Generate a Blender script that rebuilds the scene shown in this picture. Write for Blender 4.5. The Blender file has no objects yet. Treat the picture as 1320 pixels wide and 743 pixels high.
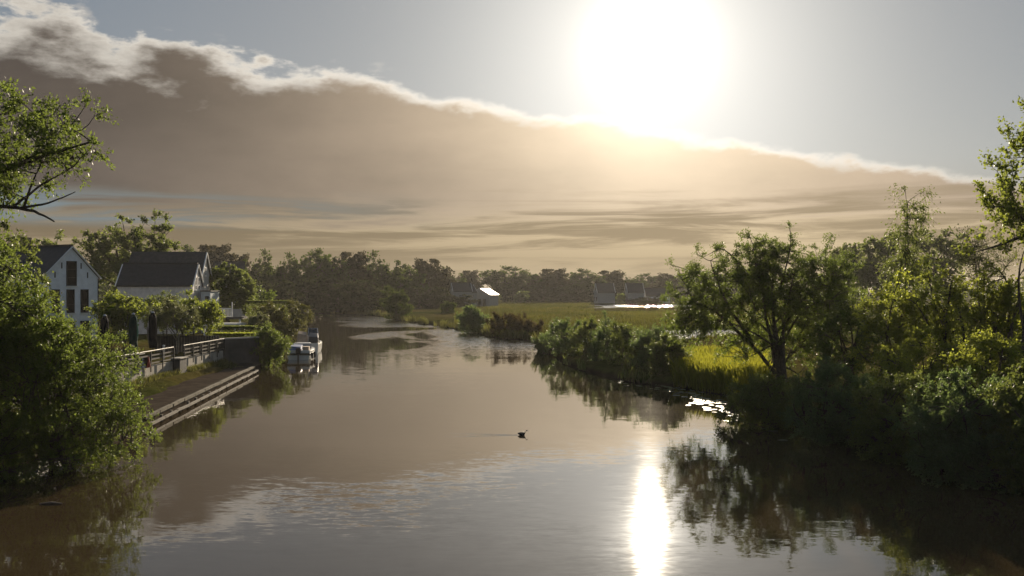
import bpy, math, random
import numpy as np
from mathutils import Vector

random.seed(5)
scene = bpy.context.scene
C = scene.collection

# ---------------------------------------------------------------- camera
F, HOR, CAMH = 1295.0, 374.0, 6.4          # focal length and horizon of the view, height of the bridge deck eye
cam_d = bpy.data.cameras.new('camera')
cam = bpy.data.objects.new('camera', cam_d)
C.objects.link(cam)
cam_d.sensor_width = 36.0
cam_d.lens = 36.0 * F / 1320.0
cam_d.clip_start, cam_d.clip_end = 0.1, 9000.0
cam.location = (0, 0, CAMH)
cam.rotation_euler = (math.radians(90.11), 0, 0)
scene.camera = cam

# ---------------------------------------------------------------- sun, exposure
S = Vector((0.137, 1.0, 0.242)).normalized()
SUN_EL = math.asin(S.z)
SUN_AZ = math.atan2(S.x, S.y)
sun_d = bpy.data.lights.new('sun', 'SUN')
sun_d.energy = 5.0
sun_d.angle = math.radians(0.6)
sun_d.color = (1.0, 0.84, 0.62)
sun = bpy.data.objects.new('sun', sun_d)
C.objects.link(sun)
sun.rotation_euler = (-S).to_track_quat('-Z', 'Y').to_euler()
sun.location = (30, 200, 60)
scene.view_settings.view_transform = 'Standard'
scene.view_settings.look = 'None'
scene.view_settings.gamma = 1.0
scene.view_settings.exposure = 0.75
cy = scene.cycles
cy.max_bounces = 7
cy.diffuse_bounces = 3
cy.glossy_bounces = 3
cy.transmission_bounces = 5
cy.volume_bounces = 0
cy.transparent_max_bounces = 6
cy.caustics_reflective = False
cy.caustics_refractive = False
cy.sample_clamp_indirect = 6.0


# ---------------------------------------------------------------- node helper
class NT:
    def __init__(s, tree):
        s.t = tree

    def node(s, kind, **kw):
        n = s.t.nodes.new(kind)
        for k, v in kw.items():
            setattr(n, k, v)
        return n

    def put(s, sock, v):
        if v is None:
            return
        if isinstance(v, bpy.types.NodeSocket):
            s.t.links.new(v, sock)
        elif isinstance(v, (tuple, list)):
            v = tuple(v)
            if sock.type == 'RGBA' and len(v) == 3:
                v = v + (1.0,)
            sock.default_value = v
        else:
            sock.default_value = v

    def m(s, op, a, b=None, c=None, clamp=False):
        n = s.node('ShaderNodeMath', operation=op, use_clamp=clamp)
        for i, v in enumerate((a, b, c)):
            s.put(n.inputs[i], v)
        return n.outputs[0]

    def add(s, a, b): return s.m('ADD', a, b)
    def sub(s, a, b): return s.m('SUBTRACT', a, b)
    def mul(s, a, b): return s.m('MULTIPLY', a, b)

    def ss(s, v, a, b):
        n = s.node('ShaderNodeMapRange', interpolation_type='SMOOTHSTEP')
        s.put(n.inputs[0], v)
        s.put(n.inputs[1], a)
        s.put(n.inputs[2], b)
        return n.outputs[0]

    def lin(s, v, a, b, c, d):
        n = s.node('ShaderNodeMapRange')
        for i, q in enumerate((v, a, b, c, d)):
            s.put(n.inputs[i], q)
        return n.outputs[0]

    def mix(s, f, a, b, blend='MIX'):
        n = s.node('ShaderNodeMix', data_type='RGBA', blend_type=blend)
        s.put(n.inputs[0], f)
        s.put(n.inputs[6], a)
        s.put(n.inputs[7], b)
        return n.outputs[2]

    def scale(s, col, f):
        n = s.node('ShaderNodeVectorMath', operation='SCALE')
        s.put(n.inputs[0], col)
        s.put(n.inputs[3], f)
        return n.outputs[0]

    def vadd(s, a, b):
        n = s.node('ShaderNodeVectorMath', operation='ADD')
        s.put(n.inputs[0], a)
        s.put(n.inputs[1], b)
        return n.outputs[0]

    def vmul(s, a, b):
        n = s.node('ShaderNodeVectorMath', operation='MULTIPLY')
        s.put(n.inputs[0], a)
        s.put(n.inputs[1], b)
        return n.outputs[0]

    def noise(s, vec, scale=1.0, detail=4.0, rough=0.55, dist=0.0, col=False):
        n = s.node('ShaderNodeTexNoise')
        s.put(n.inputs['Vector'], vec)
        n.inputs['Scale'].default_value = scale
        n.inputs['Detail'].default_value = detail
        n.inputs['Roughness'].default_value = rough
        n.inputs['Distortion'].default_value = dist
        return n.outputs[1] if col else n.outputs[0]


# ---------------------------------------------------------------- world: sky with a long cloud bank
world = bpy.data.worlds.new('World')
scene.world = world
world.use_nodes = True
wt = world.node_tree
wt.nodes.clear()
n = NT(wt)
SKY = 0.1
d = n.node('ShaderNodeTexCoord').outputs['Generated']
sp = n.node('ShaderNodeSeparateXYZ')
n.put(sp.inputs[0], d)
dx, dy, dz = sp.outputs
sky = n.node('ShaderNodeTexSky', sky_type='NISHITA')
sky.sun_disc = False
sky.sun_elevation = SUN_EL
sky.sun_rotation = SUN_AZ
sky.air_density, sky.dust_density, sky.ozone_density = 1.0, 1.2, 1.5
dot = n.node('ShaderNodeVectorMath', operation='DOT_PRODUCT')
n.put(dot.inputs[0], d)
n.put(dot.inputs[1], tuple(S))
u = n.m('MAXIMUM', n.sub(1.0, dot.outputs['Value']), 0.0)
th = n.m('SQRT', n.mul(u, 2.0))
prox = n.m('EXPONENT', n.mul(th, -1 / 0.27))
n1 = n.noise(n.vadd(n.vmul(d, (6, 6, 15)), (0.0, 0.0, 0.0)), 1.0, 9, 0.58)
n2 = n.noise(n.vmul(d, (22, 22, 44)), 1.0, 7, 0.6)
st = n.noise(n.vmul(d, (4.2, 4.2, 62)), 1.0, 7, 0.6, 0.5)
n3 = n.noise(n.vmul(d, (2.0, 2.0, 9)), 1.0, 4, 0.5)
# bank: everything below one great circle, its edge roughened by noise, rougher to the left
mm = n.sub(n.sub(n.mul(dy, 0.183), n.mul(dx, 0.147)), dz)
amp = n.lin(dx, -0.30, -0.03, 0.20, 0.018)
D = n.add(n.add(mm, n.mul(n.sub(n1, 0.44), amp)), n.mul(n.sub(n2, 0.5), 0.022))
bank = n.ss(D, -0.001, 0.009)
core = n.ss(n.add(D, n.mul(n.sub(n2, 0.5), 0.03)), 0.000, n.lin(dx, -0.42, 0.05, 0.042, 0.016))
# clear sky
base = n.scale(sky.outputs[0], SKY)
sq = n.node('ShaderNodeGamma')
n.put(sq.inputs[0], base)
sq.inputs[1].default_value = 0.55        # film-like shoulder: the brightest air near the sun is held back
base = n.scale(sq.outputs[0], 0.37)
bw = n.node('ShaderNodeRGBToBW')
n.put(bw.inputs[0], base)
base = n.mix(n.add(0.05, n.mul(prox, 0.8)), base, n.scale((1.0, 0.96, 0.92), bw.outputs[0]))
base = n.scale(base, n.sub(1.0, n.mul(prox, 0.45)))
glow_sky = n.add(n.mul(n.m('EXPONENT', n.mul(u, -2 / 0.15 ** 2)), 0.40), n.mul(n.m('EXPONENT', n.mul(th, -1 / 0.016)), 7.0))
glow_sky = n.add(glow_sky, n.mul(n.m('EXPONENT', n.mul(th, -1 / 0.10)), 0.42))
base = n.vmul(base, (0.92, 1.0, 1.10))
clear = n.vadd(base, n.scale((1.0, 0.93, 0.80), glow_sky))
# small torn clouds over the bank on the left
puff = n.mul(n.ss(n.add(n1, n.mul(n.sub(n2, 0.5), 0.5)), 0.57, 0.68), n.mul(n.ss(mm, -0.13, -0.06), n.sub(1.0, n.ss(dx, -0.25, 0.12))))
clear = n.mix(n.mul(puff, 0.75), clear, n.scale((0.62, 0.58, 0.52), n.add(0.75, prox)))
# bank colour: grey-mauve, warmer and thinner towards the sun, silver rim
rimc = n.scale((1.0, 0.93, 0.82), n.mul(n.add(0.52, n.mul(prox, 1.3)), n.lin(n2, 0.3, 0.7, 0.7, 1.2)))
inner = n.mix(prox, (0.068, 0.062, 0.066), (0.60, 0.445, 0.275))
inner = n.scale(inner, n.mul(n.lin(n3, 0.32, 0.68, 0.80, 1.20), n.lin(n2, 0.3, 0.7, 0.94, 1.06)))
inner = n.scale(inner, n.mul(n.lin(n1, 0.3, 0.7, 0.92, 1.08), n.lin(dx, -0.35, 0.35, 0.80, 1.55)))
inner = n.vadd(inner, n.scale((1.0, 0.88, 0.70), n.add(n.mul(n.m('EXPONENT', n.mul(th, -1 / 0.115)), 0.90), n.mul(n.m('EXPONENT', n.mul(th, -1 / 0.045)), 1.5))))
bcol = n.mix(core, rimc, inner)
# low streaks beneath the bank
side = n.add(n.lin(dx, -0.3, 0.4, 0.38, 0.66), n.mul(prox, 0.66))
sm = n.ss(st, 0.46, 0.62)
streak = n.mix(sm, n.scale((0.38, 0.295, 0.185), side), n.scale((0.82, 0.65, 0.41), side))
gap = n.mul(n.ss(dz, 0.055, 0.068), n.mul(n.sub(1.0, n.ss(dz, 0.080, 0.10)), n.mul(n.sub(1.0, n.ss(dx, -0.38, 0.0)), n.sub(1.0, n.ss(n.add(n.mul(st, 0.5), n.mul(n3, 0.5)), 0.50, 0.60)))))
hz = n.sub(1.0, n.ss(dz, 0.012, 0.080))
streak = n.mix(n.mul(hz, 0.72), streak, n.scale((0.44, 0.335, 0.195), side))
low = n.ss(n.add(dz, n.mul(n.sub(st, 0.5), 0.11)), 0.058, 0.100)
bcol = n.mix(low, streak, bcol)
bcol = n.mix(n.mul(gap, 0.9), bcol, (0.18, 0.225, 0.245))
# the lower, streaky air lies all round the horizon, the bank only on this side of its edge
lowall = n.sub(1.0, n.ss(dz, 0.04, 0.13))
side_sky = n.mix(n.mul(lowall, 0.6), clear, n.scale((0.40, 0.34, 0.26), side))
final = n.mix(bank, side_sky, bcol)
bg = n.node('ShaderNodeBackground')
n.put(bg.inputs[0], n.scale(final, 1.0 / SKY))
bg.inputs[1].default_value = SKY * 0.63
wo = n.node('ShaderNodeOutputWorld')
wt.links.new(bg.outputs[0], wo.inputs[0])


# ---------------------------------------------------------------- materials
MATS = {}


def new_mat(name):
    m = bpy.data.materials.new(name)
    m.use_nodes = True
    m.node_tree.nodes.clear()
    nt = NT(m.node_tree)
    out = nt.node('ShaderNodeOutputMaterial')
    MATS[name] = m
    return m, nt, out


def solid(name, col, rough=0.6, var=0.15, nscale=3.0, metal=0.0, spec=0.5, bump=0.0, bscale=30.0):
    m, nt, out = new_mat(name)
    tc = nt.node('ShaderNodeTexCoord').outputs['Object']
    p = nt.node('ShaderNodeBsdfPrincipled')
    f = nt.noise(tc, nscale, 6, 0.6)
    c = nt.mix(nt.ss(f, 0.3, 0.7), tuple(x * (1 - var) for x in col), tuple(min(1, x * (1 + var)) for x in col))
    nt.put(p.inputs['Base Color'], c)
    p.inputs['Roughness'].default_value = rough
    p.inputs['Metallic'].default_value = metal
    p.inputs['Specular IOR Level'].default_value = spec
    if bump:
        b = nt.node('ShaderNodeBump')
        b.inputs['Strength'].default_value = bump
        b.inputs['Distance'].default_value = 0.02
        nt.put(b.inputs['Height'], nt.noise(tc, bscale, 5, 0.6))
        nt.put(p.inputs['Normal'], b.outputs[0])
    nt.put(out.inputs[0], p.outputs[0])
    return m


def leaf_mat(name, dark, light, trans, tfac=0.42, rough=0.5, spec=0.15):
    m, nt, out = new_mat(name)
    a = nt.node('ShaderNodeAttribute', attribute_name='tint').outputs['Fac']
    c = nt.mix(a, dark, light)
    t = nt.mix(a, tuple(x * 0.75 for x in trans), tuple(x * 1.2 for x in trans))
    p = nt.node('ShaderNodeBsdfPrincipled')
    nt.put(p.inputs['Base Color'], c)
    p.inputs['Roughness'].default_value = rough
    p.inputs['Specular IOR Level'].default_value = spec
    tr = nt.node('ShaderNodeBsdfTranslucent')
    nt.put(tr.inputs[0], t)
    mx = nt.node('ShaderNodeMixShader')
    mx.inputs[0].default_value = tfac
    nt.put(mx.inputs[1], p.outputs[0])
    nt.put(mx.inputs[2], tr.outputs[0])
    nt.put(out.inputs[0], mx.outputs[0])
    return m


leaf_mat('leaf_willow', (0.042, 0.066, 0.022), (0.095, 0.125, 0.040), (0.22, 0.29, 0.05), 0.48)
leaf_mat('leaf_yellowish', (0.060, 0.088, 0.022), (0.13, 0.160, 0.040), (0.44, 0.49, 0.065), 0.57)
leaf_mat('leaf_garden', (0.050, 0.078, 0.020), (0.105, 0.14, 0.036), (0.34, 0.40, 0.055), 0.5)
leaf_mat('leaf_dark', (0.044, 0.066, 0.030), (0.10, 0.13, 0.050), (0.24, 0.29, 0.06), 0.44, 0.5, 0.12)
leaf_mat('leaf_bluish', (0.050, 0.085, 0.048), (0.11, 0.16, 0.080), (0.21, 0.29, 0.08), 0.44, 0.5, 0.12)
leaf_mat('leaf_olive', (0.06, 0.075, 0.045), (0.12, 0.135, 0.085), (0.22, 0.24, 0.09), 0.42)
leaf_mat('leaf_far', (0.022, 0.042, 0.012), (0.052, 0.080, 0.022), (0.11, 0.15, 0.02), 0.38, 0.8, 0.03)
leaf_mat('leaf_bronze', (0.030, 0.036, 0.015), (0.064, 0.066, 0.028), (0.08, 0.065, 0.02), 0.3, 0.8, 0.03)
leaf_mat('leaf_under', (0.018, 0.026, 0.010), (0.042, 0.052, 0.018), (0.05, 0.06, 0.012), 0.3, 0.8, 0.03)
leaf_mat('leaf_reed', (0.05, 0.06, 0.022), (0.13, 0.13, 0.045), (0.15, 0.15, 0.035), 0.42)
leaf_mat('leaf_lime', (0.08, 0.11, 0.015), (0.16, 0.18, 0.03), (0.36, 0.36, 0.035), 0.5)
leaf_mat('leaf_rust', (0.045, 0.036, 0.022), (0.095, 0.075, 0.042), (0.11, 0.08, 0.03), 0.35, 0.8, 0.03)
leaf_mat('grass_meadow', (0.032, 0.052, 0.010), (0.14, 0.115, 0.040), (0.12, 0.12, 0.018), 0.4)
solid('bark', (0.07, 0.055, 0.042), 0.9, 0.35, 8.0, bump=0.6)
solid('bark_pale', (0.16, 0.14, 0.11), 0.9, 0.3, 8.0, bump=0.5)
solid('white_paint', (0.80, 0.84, 0.90), 0.7, 0.10, 1.2, bump=0.15)
solid('white_trim', (0.78, 0.78, 0.77), 0.5, 0.05)
solid('pale_render', (0.55, 0.53, 0.50), 0.8, 0.12, 1.0, bump=0.2)
solid('pink_brick', (0.58, 0.55, 0.54), 0.85, 0.15, 2.0)
solid('brown_brick', (0.20, 0.13, 0.09), 0.85, 0.2, 6.0, bump=0.3)
solid('blue_grey_board', (0.36, 0.42, 0.48), 0.7, 0.1)
solid('dark_timber', (0.030, 0.026, 0.024), 0.75, 0.3, 4.0)
solid('dark_metal', (0.030, 0.028, 0.028), 0.45, 0.15, metal=0.3)
solid('rail_pale', (0.50, 0.47, 0.43), 0.35, 0.12, 5.0, metal=0.2)
solid('rail_brown', (0.075, 0.062, 0.052), 0.45, 0.2, 5.0)
solid('window_frame', (0.022, 0.018, 0.016), 0.6, 0.1)
solid('window_glass', (0.010, 0.012, 0.014), 0.2, 0.05, spec=0.12)
solid('concrete_pale', (0.38, 0.35, 0.30), 0.9, 0.28, 1.3, bump=0.4)
solid('concrete_dark', (0.075, 0.070, 0.066), 0.9, 0.3, 1.0, bump=0.4)
solid('beam_wood', (0.10, 0.085, 0.06), 0.95, 0.45, 1.6, bump=0.5, spec=0.15)
solid('post_wood', (0.10, 0.08, 0.06), 0.9, 0.3, 4.0, bump=0.5)
solid('parasol_green', (0.010, 0.035, 0.028), 0.9, 0.2, spec=0.1)
solid('parasol_black', (0.012, 0.012, 0.014), 0.9, 0.2, spec=0.1)
solid('cap_pale', (0.5, 0.5, 0.52), 0.4, 0.05)
solid('boat_white', (0.68, 0.68, 0.66), 0.3, 0.06)
solid('boat_dark', (0.02, 0.022, 0.028), 0.35, 0.1)
solid('boat_tan', (0.50, 0.36, 0.26), 0.8, 0.15)
solid('boat_blue', (0.06, 0.12, 0.30), 0.6, 0.15)
solid('boat_grey', (0.32, 0.34, 0.36), 0.5, 0.1)
solid('rubber', (0.015, 0.015, 0.015), 0.6, 0.1)
solid('glass_smoke', (0.05, 0.06, 0.07), 0.05, 0.05)
solid('chrome', (0.7, 0.7, 0.7), 0.15, 0.02, metal=1.0)
solid('red_panel', (0.45, 0.06, 0.03), 0.6, 0.1)
solid('feather_black', (0.012, 0.012, 0.014), 0.5, 0.2, 20.0)
solid('bill_white', (0.85, 0.82, 0.76), 0.4, 0.03)
solid('lily', (0.10, 0.13, 0.05), 0.5, 0.3, 1.0, spec=0.2)
solid('driftwood', (0.12, 0.10, 0.08), 0.8, 0.2)
solid('metal_roof', (0.62, 0.62, 0.62), 0.5, 0.08, metal=0.6)
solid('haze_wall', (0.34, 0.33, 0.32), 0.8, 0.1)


def tile_mat(name, col, per_m=3.2):
    m, nt, out = new_mat(name)
    tc = nt.node('ShaderNodeTexCoord').outputs['Object']
    p = nt.node('ShaderNodeBsdfPrincipled')
    w1 = nt.node('ShaderNodeTexWave', wave_type='BANDS', bands_direction='Z', wave_profile='SAW')
    nt.put(w1.inputs[0], tc)
    w1.inputs['Scale'].default_value = per_m
    f = nt.noise(tc, 2.5, 6, 0.65)
    nt.put(p.inputs['Base Color'], nt.mix(nt.ss(f, 0.3, 0.7), tuple(x * 0.65 for x in col), tuple(x * 1.35 for x in col)))
    p.inputs['Roughness'].default_value = 0.6
    b = nt.node('ShaderNodeBump')
    b.inputs['Strength'].default_value = 0.5
    b.inputs['Distance'].default_value = 0.03
    nt.put(b.inputs['Height'], w1.outputs[1])
    nt.put(p.inputs['Normal'], b.outputs[0])
    nt.put(out.inputs[0], p.outputs[0])
    return m


tile_mat('roof_slate', (0.028, 0.026, 0.028))
tile_mat('roof_brown', (0.055, 0.045, 0.040))


def ground_mat():
    m, nt, out = new_mat('ground_grass')
    tc = nt.node('ShaderNodeTexCoord').outputs['Object']
    s_ = nt.node('ShaderNodeSeparateXYZ')
    nt.put(s_.inputs[0], tc)
    big = nt.noise(nt.vmul(tc, (0.05, 0.03, 0.05)), 1.0, 5, 0.6)
    fine = nt.noise(tc, 1.4, 7, 0.65)
    grass = nt.mix(nt.ss(big, 0.38, 0.62), (0.045, 0.055, 0.012), (0.105, 0.085, 0.028))
    grass = nt.mix(nt.ss(fine, 0.25, 0.75), nt.scale(grass, 0.6), nt.scale(grass, 1.25))
    col = nt.mix(nt.ss(s_.outputs[2], 0.05, 0.38), (0.030, 0.022, 0.015), grass)
    p = nt.node('ShaderNodeBsdfPrincipled')
    nt.put(p.inputs['Base Color'], col)
    p.inputs['Roughness'].default_value = 1.0
    p.inputs['Specular IOR Level'].default_value = 0.0
    b = nt.node('ShaderNodeBump')
    b.inputs['Strength'].default_value = 0.7
    b.inputs['Distance'].default_value = 0.25
    nt.put(b.inputs['Height'], fine)
    nt.put(p.inputs['Normal'], b.outputs[0])
    nt.put(out.inputs[0], p.outputs[0])


ground_mat()


def asphalt_mat():
    m, nt, out = new_mat('path_asphalt')
    tc = nt.node('ShaderNodeTexCoord').outputs['Object']
    f = nt.noise(tc, 1.1, 7, 0.65)
    g = nt.noise(tc, 40.0, 3, 0.6)
    col = nt.mix(nt.ss(f, 0.35, 0.7), (0.055, 0.044, 0.035), (0.085, 0.068, 0.054))
    col = nt.mix(nt.ss(g, 0.55, 0.75), col, (0.11, 0.09, 0.072))
    p = nt.node('ShaderNodeBsdfPrincipled')
    nt.put(p.inputs['Base Color'], col)
    p.inputs['Roughness'].default_value = 1.0
    p.inputs['Specular IOR Level'].default_value = 0.0
    b = nt.node('ShaderNodeBump')
    b.inputs['Strength'].default_value = 0.5
    b.inputs['Distance'].default_value = 0.01
    nt.put(b.inputs['Height'], g)
    nt.put(p.inputs['Normal'], b.outputs[0])
    nt.put(out.inputs[0], p.outputs[0])


asphalt_mat()
BIRD = (0.45, 44.3)


def water_mat():
    m, nt, out = new_mat('river_water')
    tc = nt.node('ShaderNodeTexCoord').outputs['Object']
    s_ = nt.node('ShaderNodeSeparateXYZ')
    nt.put(s_.inputs[0], tc)
    x, y = s_.outputs[0], s_.outputs[1]
    c1 = nt.noise(nt.vmul(tc, (1.3, 3.6, 1.0)), 1.0, 2, 0.5, 0.3, col=True)
    c2 = nt.noise(nt.vmul(tc, (0.22, 0.65, 1.0)), 1.0, 2, 0.5, col=True)
    c3 = nt.noise(nt.vmul(tc, (4.0, 11.0, 1.0)), 1.0, 1, 0.5, col=True)
    patch = nt.noise(nt.vmul(tc, (0.035, 0.022, 1.0)), 1.0, 4, 0.55, 0.8)
    pm = nt.ss(patch, 0.42, 0.62)
    wob_ = nt.mul(nt.sub(patch, 0.5), 0.35)
    reach = nt.add(nt.m('DIVIDE', x, nt.m('MAXIMUM', y, 20.0)), wob_)
    breezy = nt.mul(nt.ss(y, 92.0, 125.0), nt.m('MAXIMUM', nt.ss(reach, -0.125, -0.085), nt.mul(nt.ss(nt.add(y, nt.mul(wob_, 200.0)), 172.0, 192.0), nt.ss(reach, -0.20, -0.17))))   # wind-rippled reach before the bend
    catspaw = nt.mul(nt.mul(nt.ss(patch, 0.48, 0.57), nt.sub(1.0, nt.ss(x, -0.5, 3.0))), nt.mul(nt.ss(y, 22.0, 30.0), nt.sub(1.0, nt.ss(y, 40.0, 52.0))))
    near = nt.sub(1.0, nt.ss(y, 26.0, 42.0))
    a1 = nt.add(nt.add(0.016, nt.mul(pm, 0.020)), nt.add(nt.add(nt.mul(breezy, 0.5), nt.mul(catspaw, 0.085)), nt.mul(near, 0.008)))
    # wake behind the swimming bird: two spreading lines of ripples
    bx = nt.sub(BIRD[0], x)
    by = nt.m('ABSOLUTE', nt.sub(y, BIRD[1]))
    v = nt.sub(by, nt.mul(bx, 0.16))
    line = nt.m('EXPONENT', nt.mul(nt.mul(v, v), -60.0))
    band = nt.mul(nt.mul(nt.ss(bx, 0.0, 0.3), nt.sub(1.0, nt.ss(bx, 1.2, 4.2))), line)
    wake = nt.mul(band, nt.mul(nt.m('SINE', nt.add(nt.mul(bx, 9.0), nt.mul(v, 30.0))), 0.10))
    # surface slope straight from the noise, so that far ripples are not averaged away
    sl = nt.vadd(nt.scale(nt.vadd(c1, (-0.5, -0.5, -0.5)), a1), nt.scale(nt.vadd(c2, (-0.5, -0.5, -0.5)), 0.013))
    sl = nt.vadd(sl, nt.scale(nt.vadd(c3, (-0.5, -0.5, -0.5)), nt.mul(a1, 0.7)))
    ss_ = nt.node('ShaderNodeSeparateXYZ')
    nt.put(ss_.inputs[0], sl)
    cb = nt.node('ShaderNodeCombineXYZ')
    nt.put(cb.inputs[0], nt.mul(ss_.outputs[0], 0.8))
    nt.put(cb.inputs[1], nt.sub(nt.add(nt.mul(ss_.outputs[1], 0.85), wake), nt.mul(breezy, 0.05)))
    cb.inputs[2].default_value = 1.0
    nv = nt.node('ShaderNodeVectorMath', operation='NORMALIZE')
    nt.put(nv.inputs[0], cb.outputs[0])
    p = nt.node('ShaderNodeBsdfPrincipled')
    murk = nt.mix(nt.ss(patch, 0.3, 0.7), (0.050, 0.036, 0.019), (0.066, 0.048, 0.026))
    nt.put(p.inputs['Base Color'], murk)
    p.inputs['Roughness'].default_value = 0.03
    p.inputs['IOR'].default_value = 1.44
    nt.put(p.inputs['Normal'], nv.outputs[0])
    nt.put(out.inputs[0], p.outputs[0])


water_mat()


# ---------------------------------------------------------------- object helpers
def tag(o, label=None, cat=None, group=None, kind=None):
    if label:
        o['label'] = label
    if cat:
        o['category'] = cat
    if group:
        o['group'] = group
    if kind:
        o['kind'] = kind
    return o


def empty(name, loc, label, cat, group=None, rz=0.0):
    o = bpy.data.objects.new(name, None)
    o.empty_display_size = 0.3
    C.objects.link(o)
    o.location = loc
    o.rotation_euler = (0, 0, rz)
    return tag(o, label, cat, group)


class MB:
    """collects polygons of one mesh"""
    def __init__(s):
        s.v, s.f = [], []

    def poly(s, pts):
        k = len(s.v)
        s.v += [tuple(p) for p in pts]
        s.f.append(tuple(range(k, k + len(pts))))
        return s

    def box(s, x0, x1, y0, y1, z0, z1):
        k = len(s.v)
        s.v += [(x, y, z) for z in (z0, z1) for x, y in ((x0, y0), (x1, y0), (x1, y1), (x0, y1))]
        s.f += [tuple(k + i for i in q) for q in ((3, 2, 1, 0), (4, 5, 6, 7), (0, 1, 5, 4), (1, 2, 6, 5), (2, 3, 7, 6), (3, 0, 4, 7))]
        return s

    def bar(s, a, b, w, h, up=(0, 0, 1)):
        a, b = Vector(a), Vector(b)
        ax = (b - a).normalized()
        up = Vector(up)
        if abs(ax.dot(up)) > 0.95:
            up = Vector((1, 0, 0))
        sd = ax.cross(up).normalized()
        u2 = sd.cross(ax).normalized()
        k = len(s.v)
        for p in (a, b):
            for i, j in ((-1, -1), (1, -1), (1, 1), (-1, 1)):
                s.v.append(tuple(p + sd * (i * w / 2) + u2 * (j * h / 2)))
        s.f += [tuple(k + i for i in q) for q in ((3, 2, 1, 0), (4, 5, 6, 7), (0, 1, 5, 4), (1, 2, 6, 5), (2, 3, 7, 6), (3, 0, 4, 7))]
        return s

    def prism(s, pts, z0, z1):
        k, m = len(s.v), len(pts)
        s.v += [(p[0], p[1], z0) for p in pts] + [(p[0], p[1], z1) for p in pts]
        s.f.append(tuple(k + m + i for i in range(m)))
        s.f.append(tuple(k + i for i in reversed(range(m))))
        for i in range(m):
            j = (i + 1) % m
            s.f.append((k + i, k + j, k + m + j, k + m + i))
        return s

    def tube(s, pts, radii, sides=6):
        pts = [Vector(p) for p in pts]
        k0 = len(s.v)
        for i, p in enumerate(pts):
            t = (pts[min(i + 1, len(pts) - 1)] - pts[max(i - 1, 0)])
            t = t.normalized() if t.length > 1e-6 else Vector((0, 0, 1))
            ref = Vector((0, 0, 1)) if abs(t.z) < 0.9 else Vector((1, 0, 0))
            e1 = t.cross(ref).normalized()
            e2 = t.cross(e1)
            r = radii[i] if hasattr(radii, '__len__') else radii
            for q in range(sides):
                an = 2 * math.pi * q / sides
                s.v.append(tuple(p + (e1 * math.cos(an) + e2 * math.sin(an)) * r))
        for i in range(len(pts) - 1):
            for q in range(sides):
                a = k0 + i * sides + q
                b = k0 + i * sides + (q + 1) % sides
                s.f.append((a, b, b + sides, a + sides))
        s.f.append(tuple(k0 + q for q in reversed(range(sides))))
        s.f.append(tuple(k0 + (len(pts) - 1) * sides + q for q in range(sides)))
        return s

    def lathe(s, prof, sides=12, c=(0, 0)):
        k0 = len(s.v)
        for r, z in prof:
            for q in range(sides):
                an = 2 * math.pi * q / sides
                s.v.append((c[0] + r * math.cos(an), c[1] + r * math.sin(an), z))
        for i in range(len(prof) - 1):
            for q in range(sides):
                a = k0 + i * sides + q
                b = k0 + i * sides + (q + 1) % sides
                s.f.append((a, b, b + sides, a + sides))
        s.f.append(tuple(k0 + q for q in reversed(range(sides))))
        s.f.append(tuple(k0 + (len(prof) - 1) * sides + q for q in range(sides)))
        return s

    def loft(s, rings, cap=True):
        k0, m = len(s.v), len(rings[0])
        for r in rings:
            s.v += [tuple(p) for p in r]
        for i in range(len(rings) - 1):
            for q in range(m):
                a = k0 + i * m + q
                b = k0 + i * m + (q + 1) % m
                s.f.append((a, b, b + m, a + m))
        if cap:
            s.f.append(tuple(k0 + q for q in reversed(range(m))))
            s.f.append(tuple(k0 + (len(rings) - 1) * m + q for q in range(m)))
        return s

    def build(s, name, mat, parent=None, smooth=False, bevel=0.0):
        me = bpy.data.meshes.new(name)
        me.from_pydata(s.v, [], s.f)
        me.materials.append(MATS[mat])
        if smooth:
            me.polygons.foreach_set('use_smooth', [True] * len(me.polygons))
        o = bpy.data.objects.new(name, me)
        C.objects.link(o)
        o.parent = parent
        if bevel:
            b = o.modifiers.new('bevel', 'BEVEL')
            b.width = bevel
            b.segments = 2
        return o


def part_copy(o, parent, loc=None, rot=None, scale=None):
    c = o.copy()
    C.objects.link(c)
    c.parent = parent
    if loc is not None:
        c.location = loc
    if rot is not None:
        c.rotation_euler = rot
    if scale is not None:
        c.scale = scale
    return c


def dup(root, loc, rz, scale, label, group=None):
    r = root.copy()
    C.objects.link(r)
    r.location = loc
    r.rotation_euler = (0, 0, rz)
    r.scale = scale if hasattr(scale, '__len__') else (scale,) * 3
    tag(r, label, None, group)
    for ch in list(root.children):
        part_copy(ch, r)
    return r


def quads_mesh(name, V, mat, tint=None):
    """V: (n, 4, 3) quads"""
    nq = len(V)
    me = bpy.data.meshes.new(name)
    me.vertices.add(nq * 4)
    me.vertices.foreach_set('co', V.reshape(-1).astype(np.float32))
    me.loops.add(nq * 4)
    me.loops.foreach_set('vertex_index', np.arange(nq * 4, dtype=np.int32))
    me.polygons.add(nq)
    me.polygons.foreach_set('loop_start', np.arange(0, nq * 4, 4, dtype=np.int32))
    me.update(calc_edges=True)
    if tint is not None:
        at_ = me.attributes.new('tint', 'FLOAT', 'FACE')
        at_.data.foreach_set('value', tint.astype(np.float32))
    me.materials.append(MATS[mat])
    return me


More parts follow.
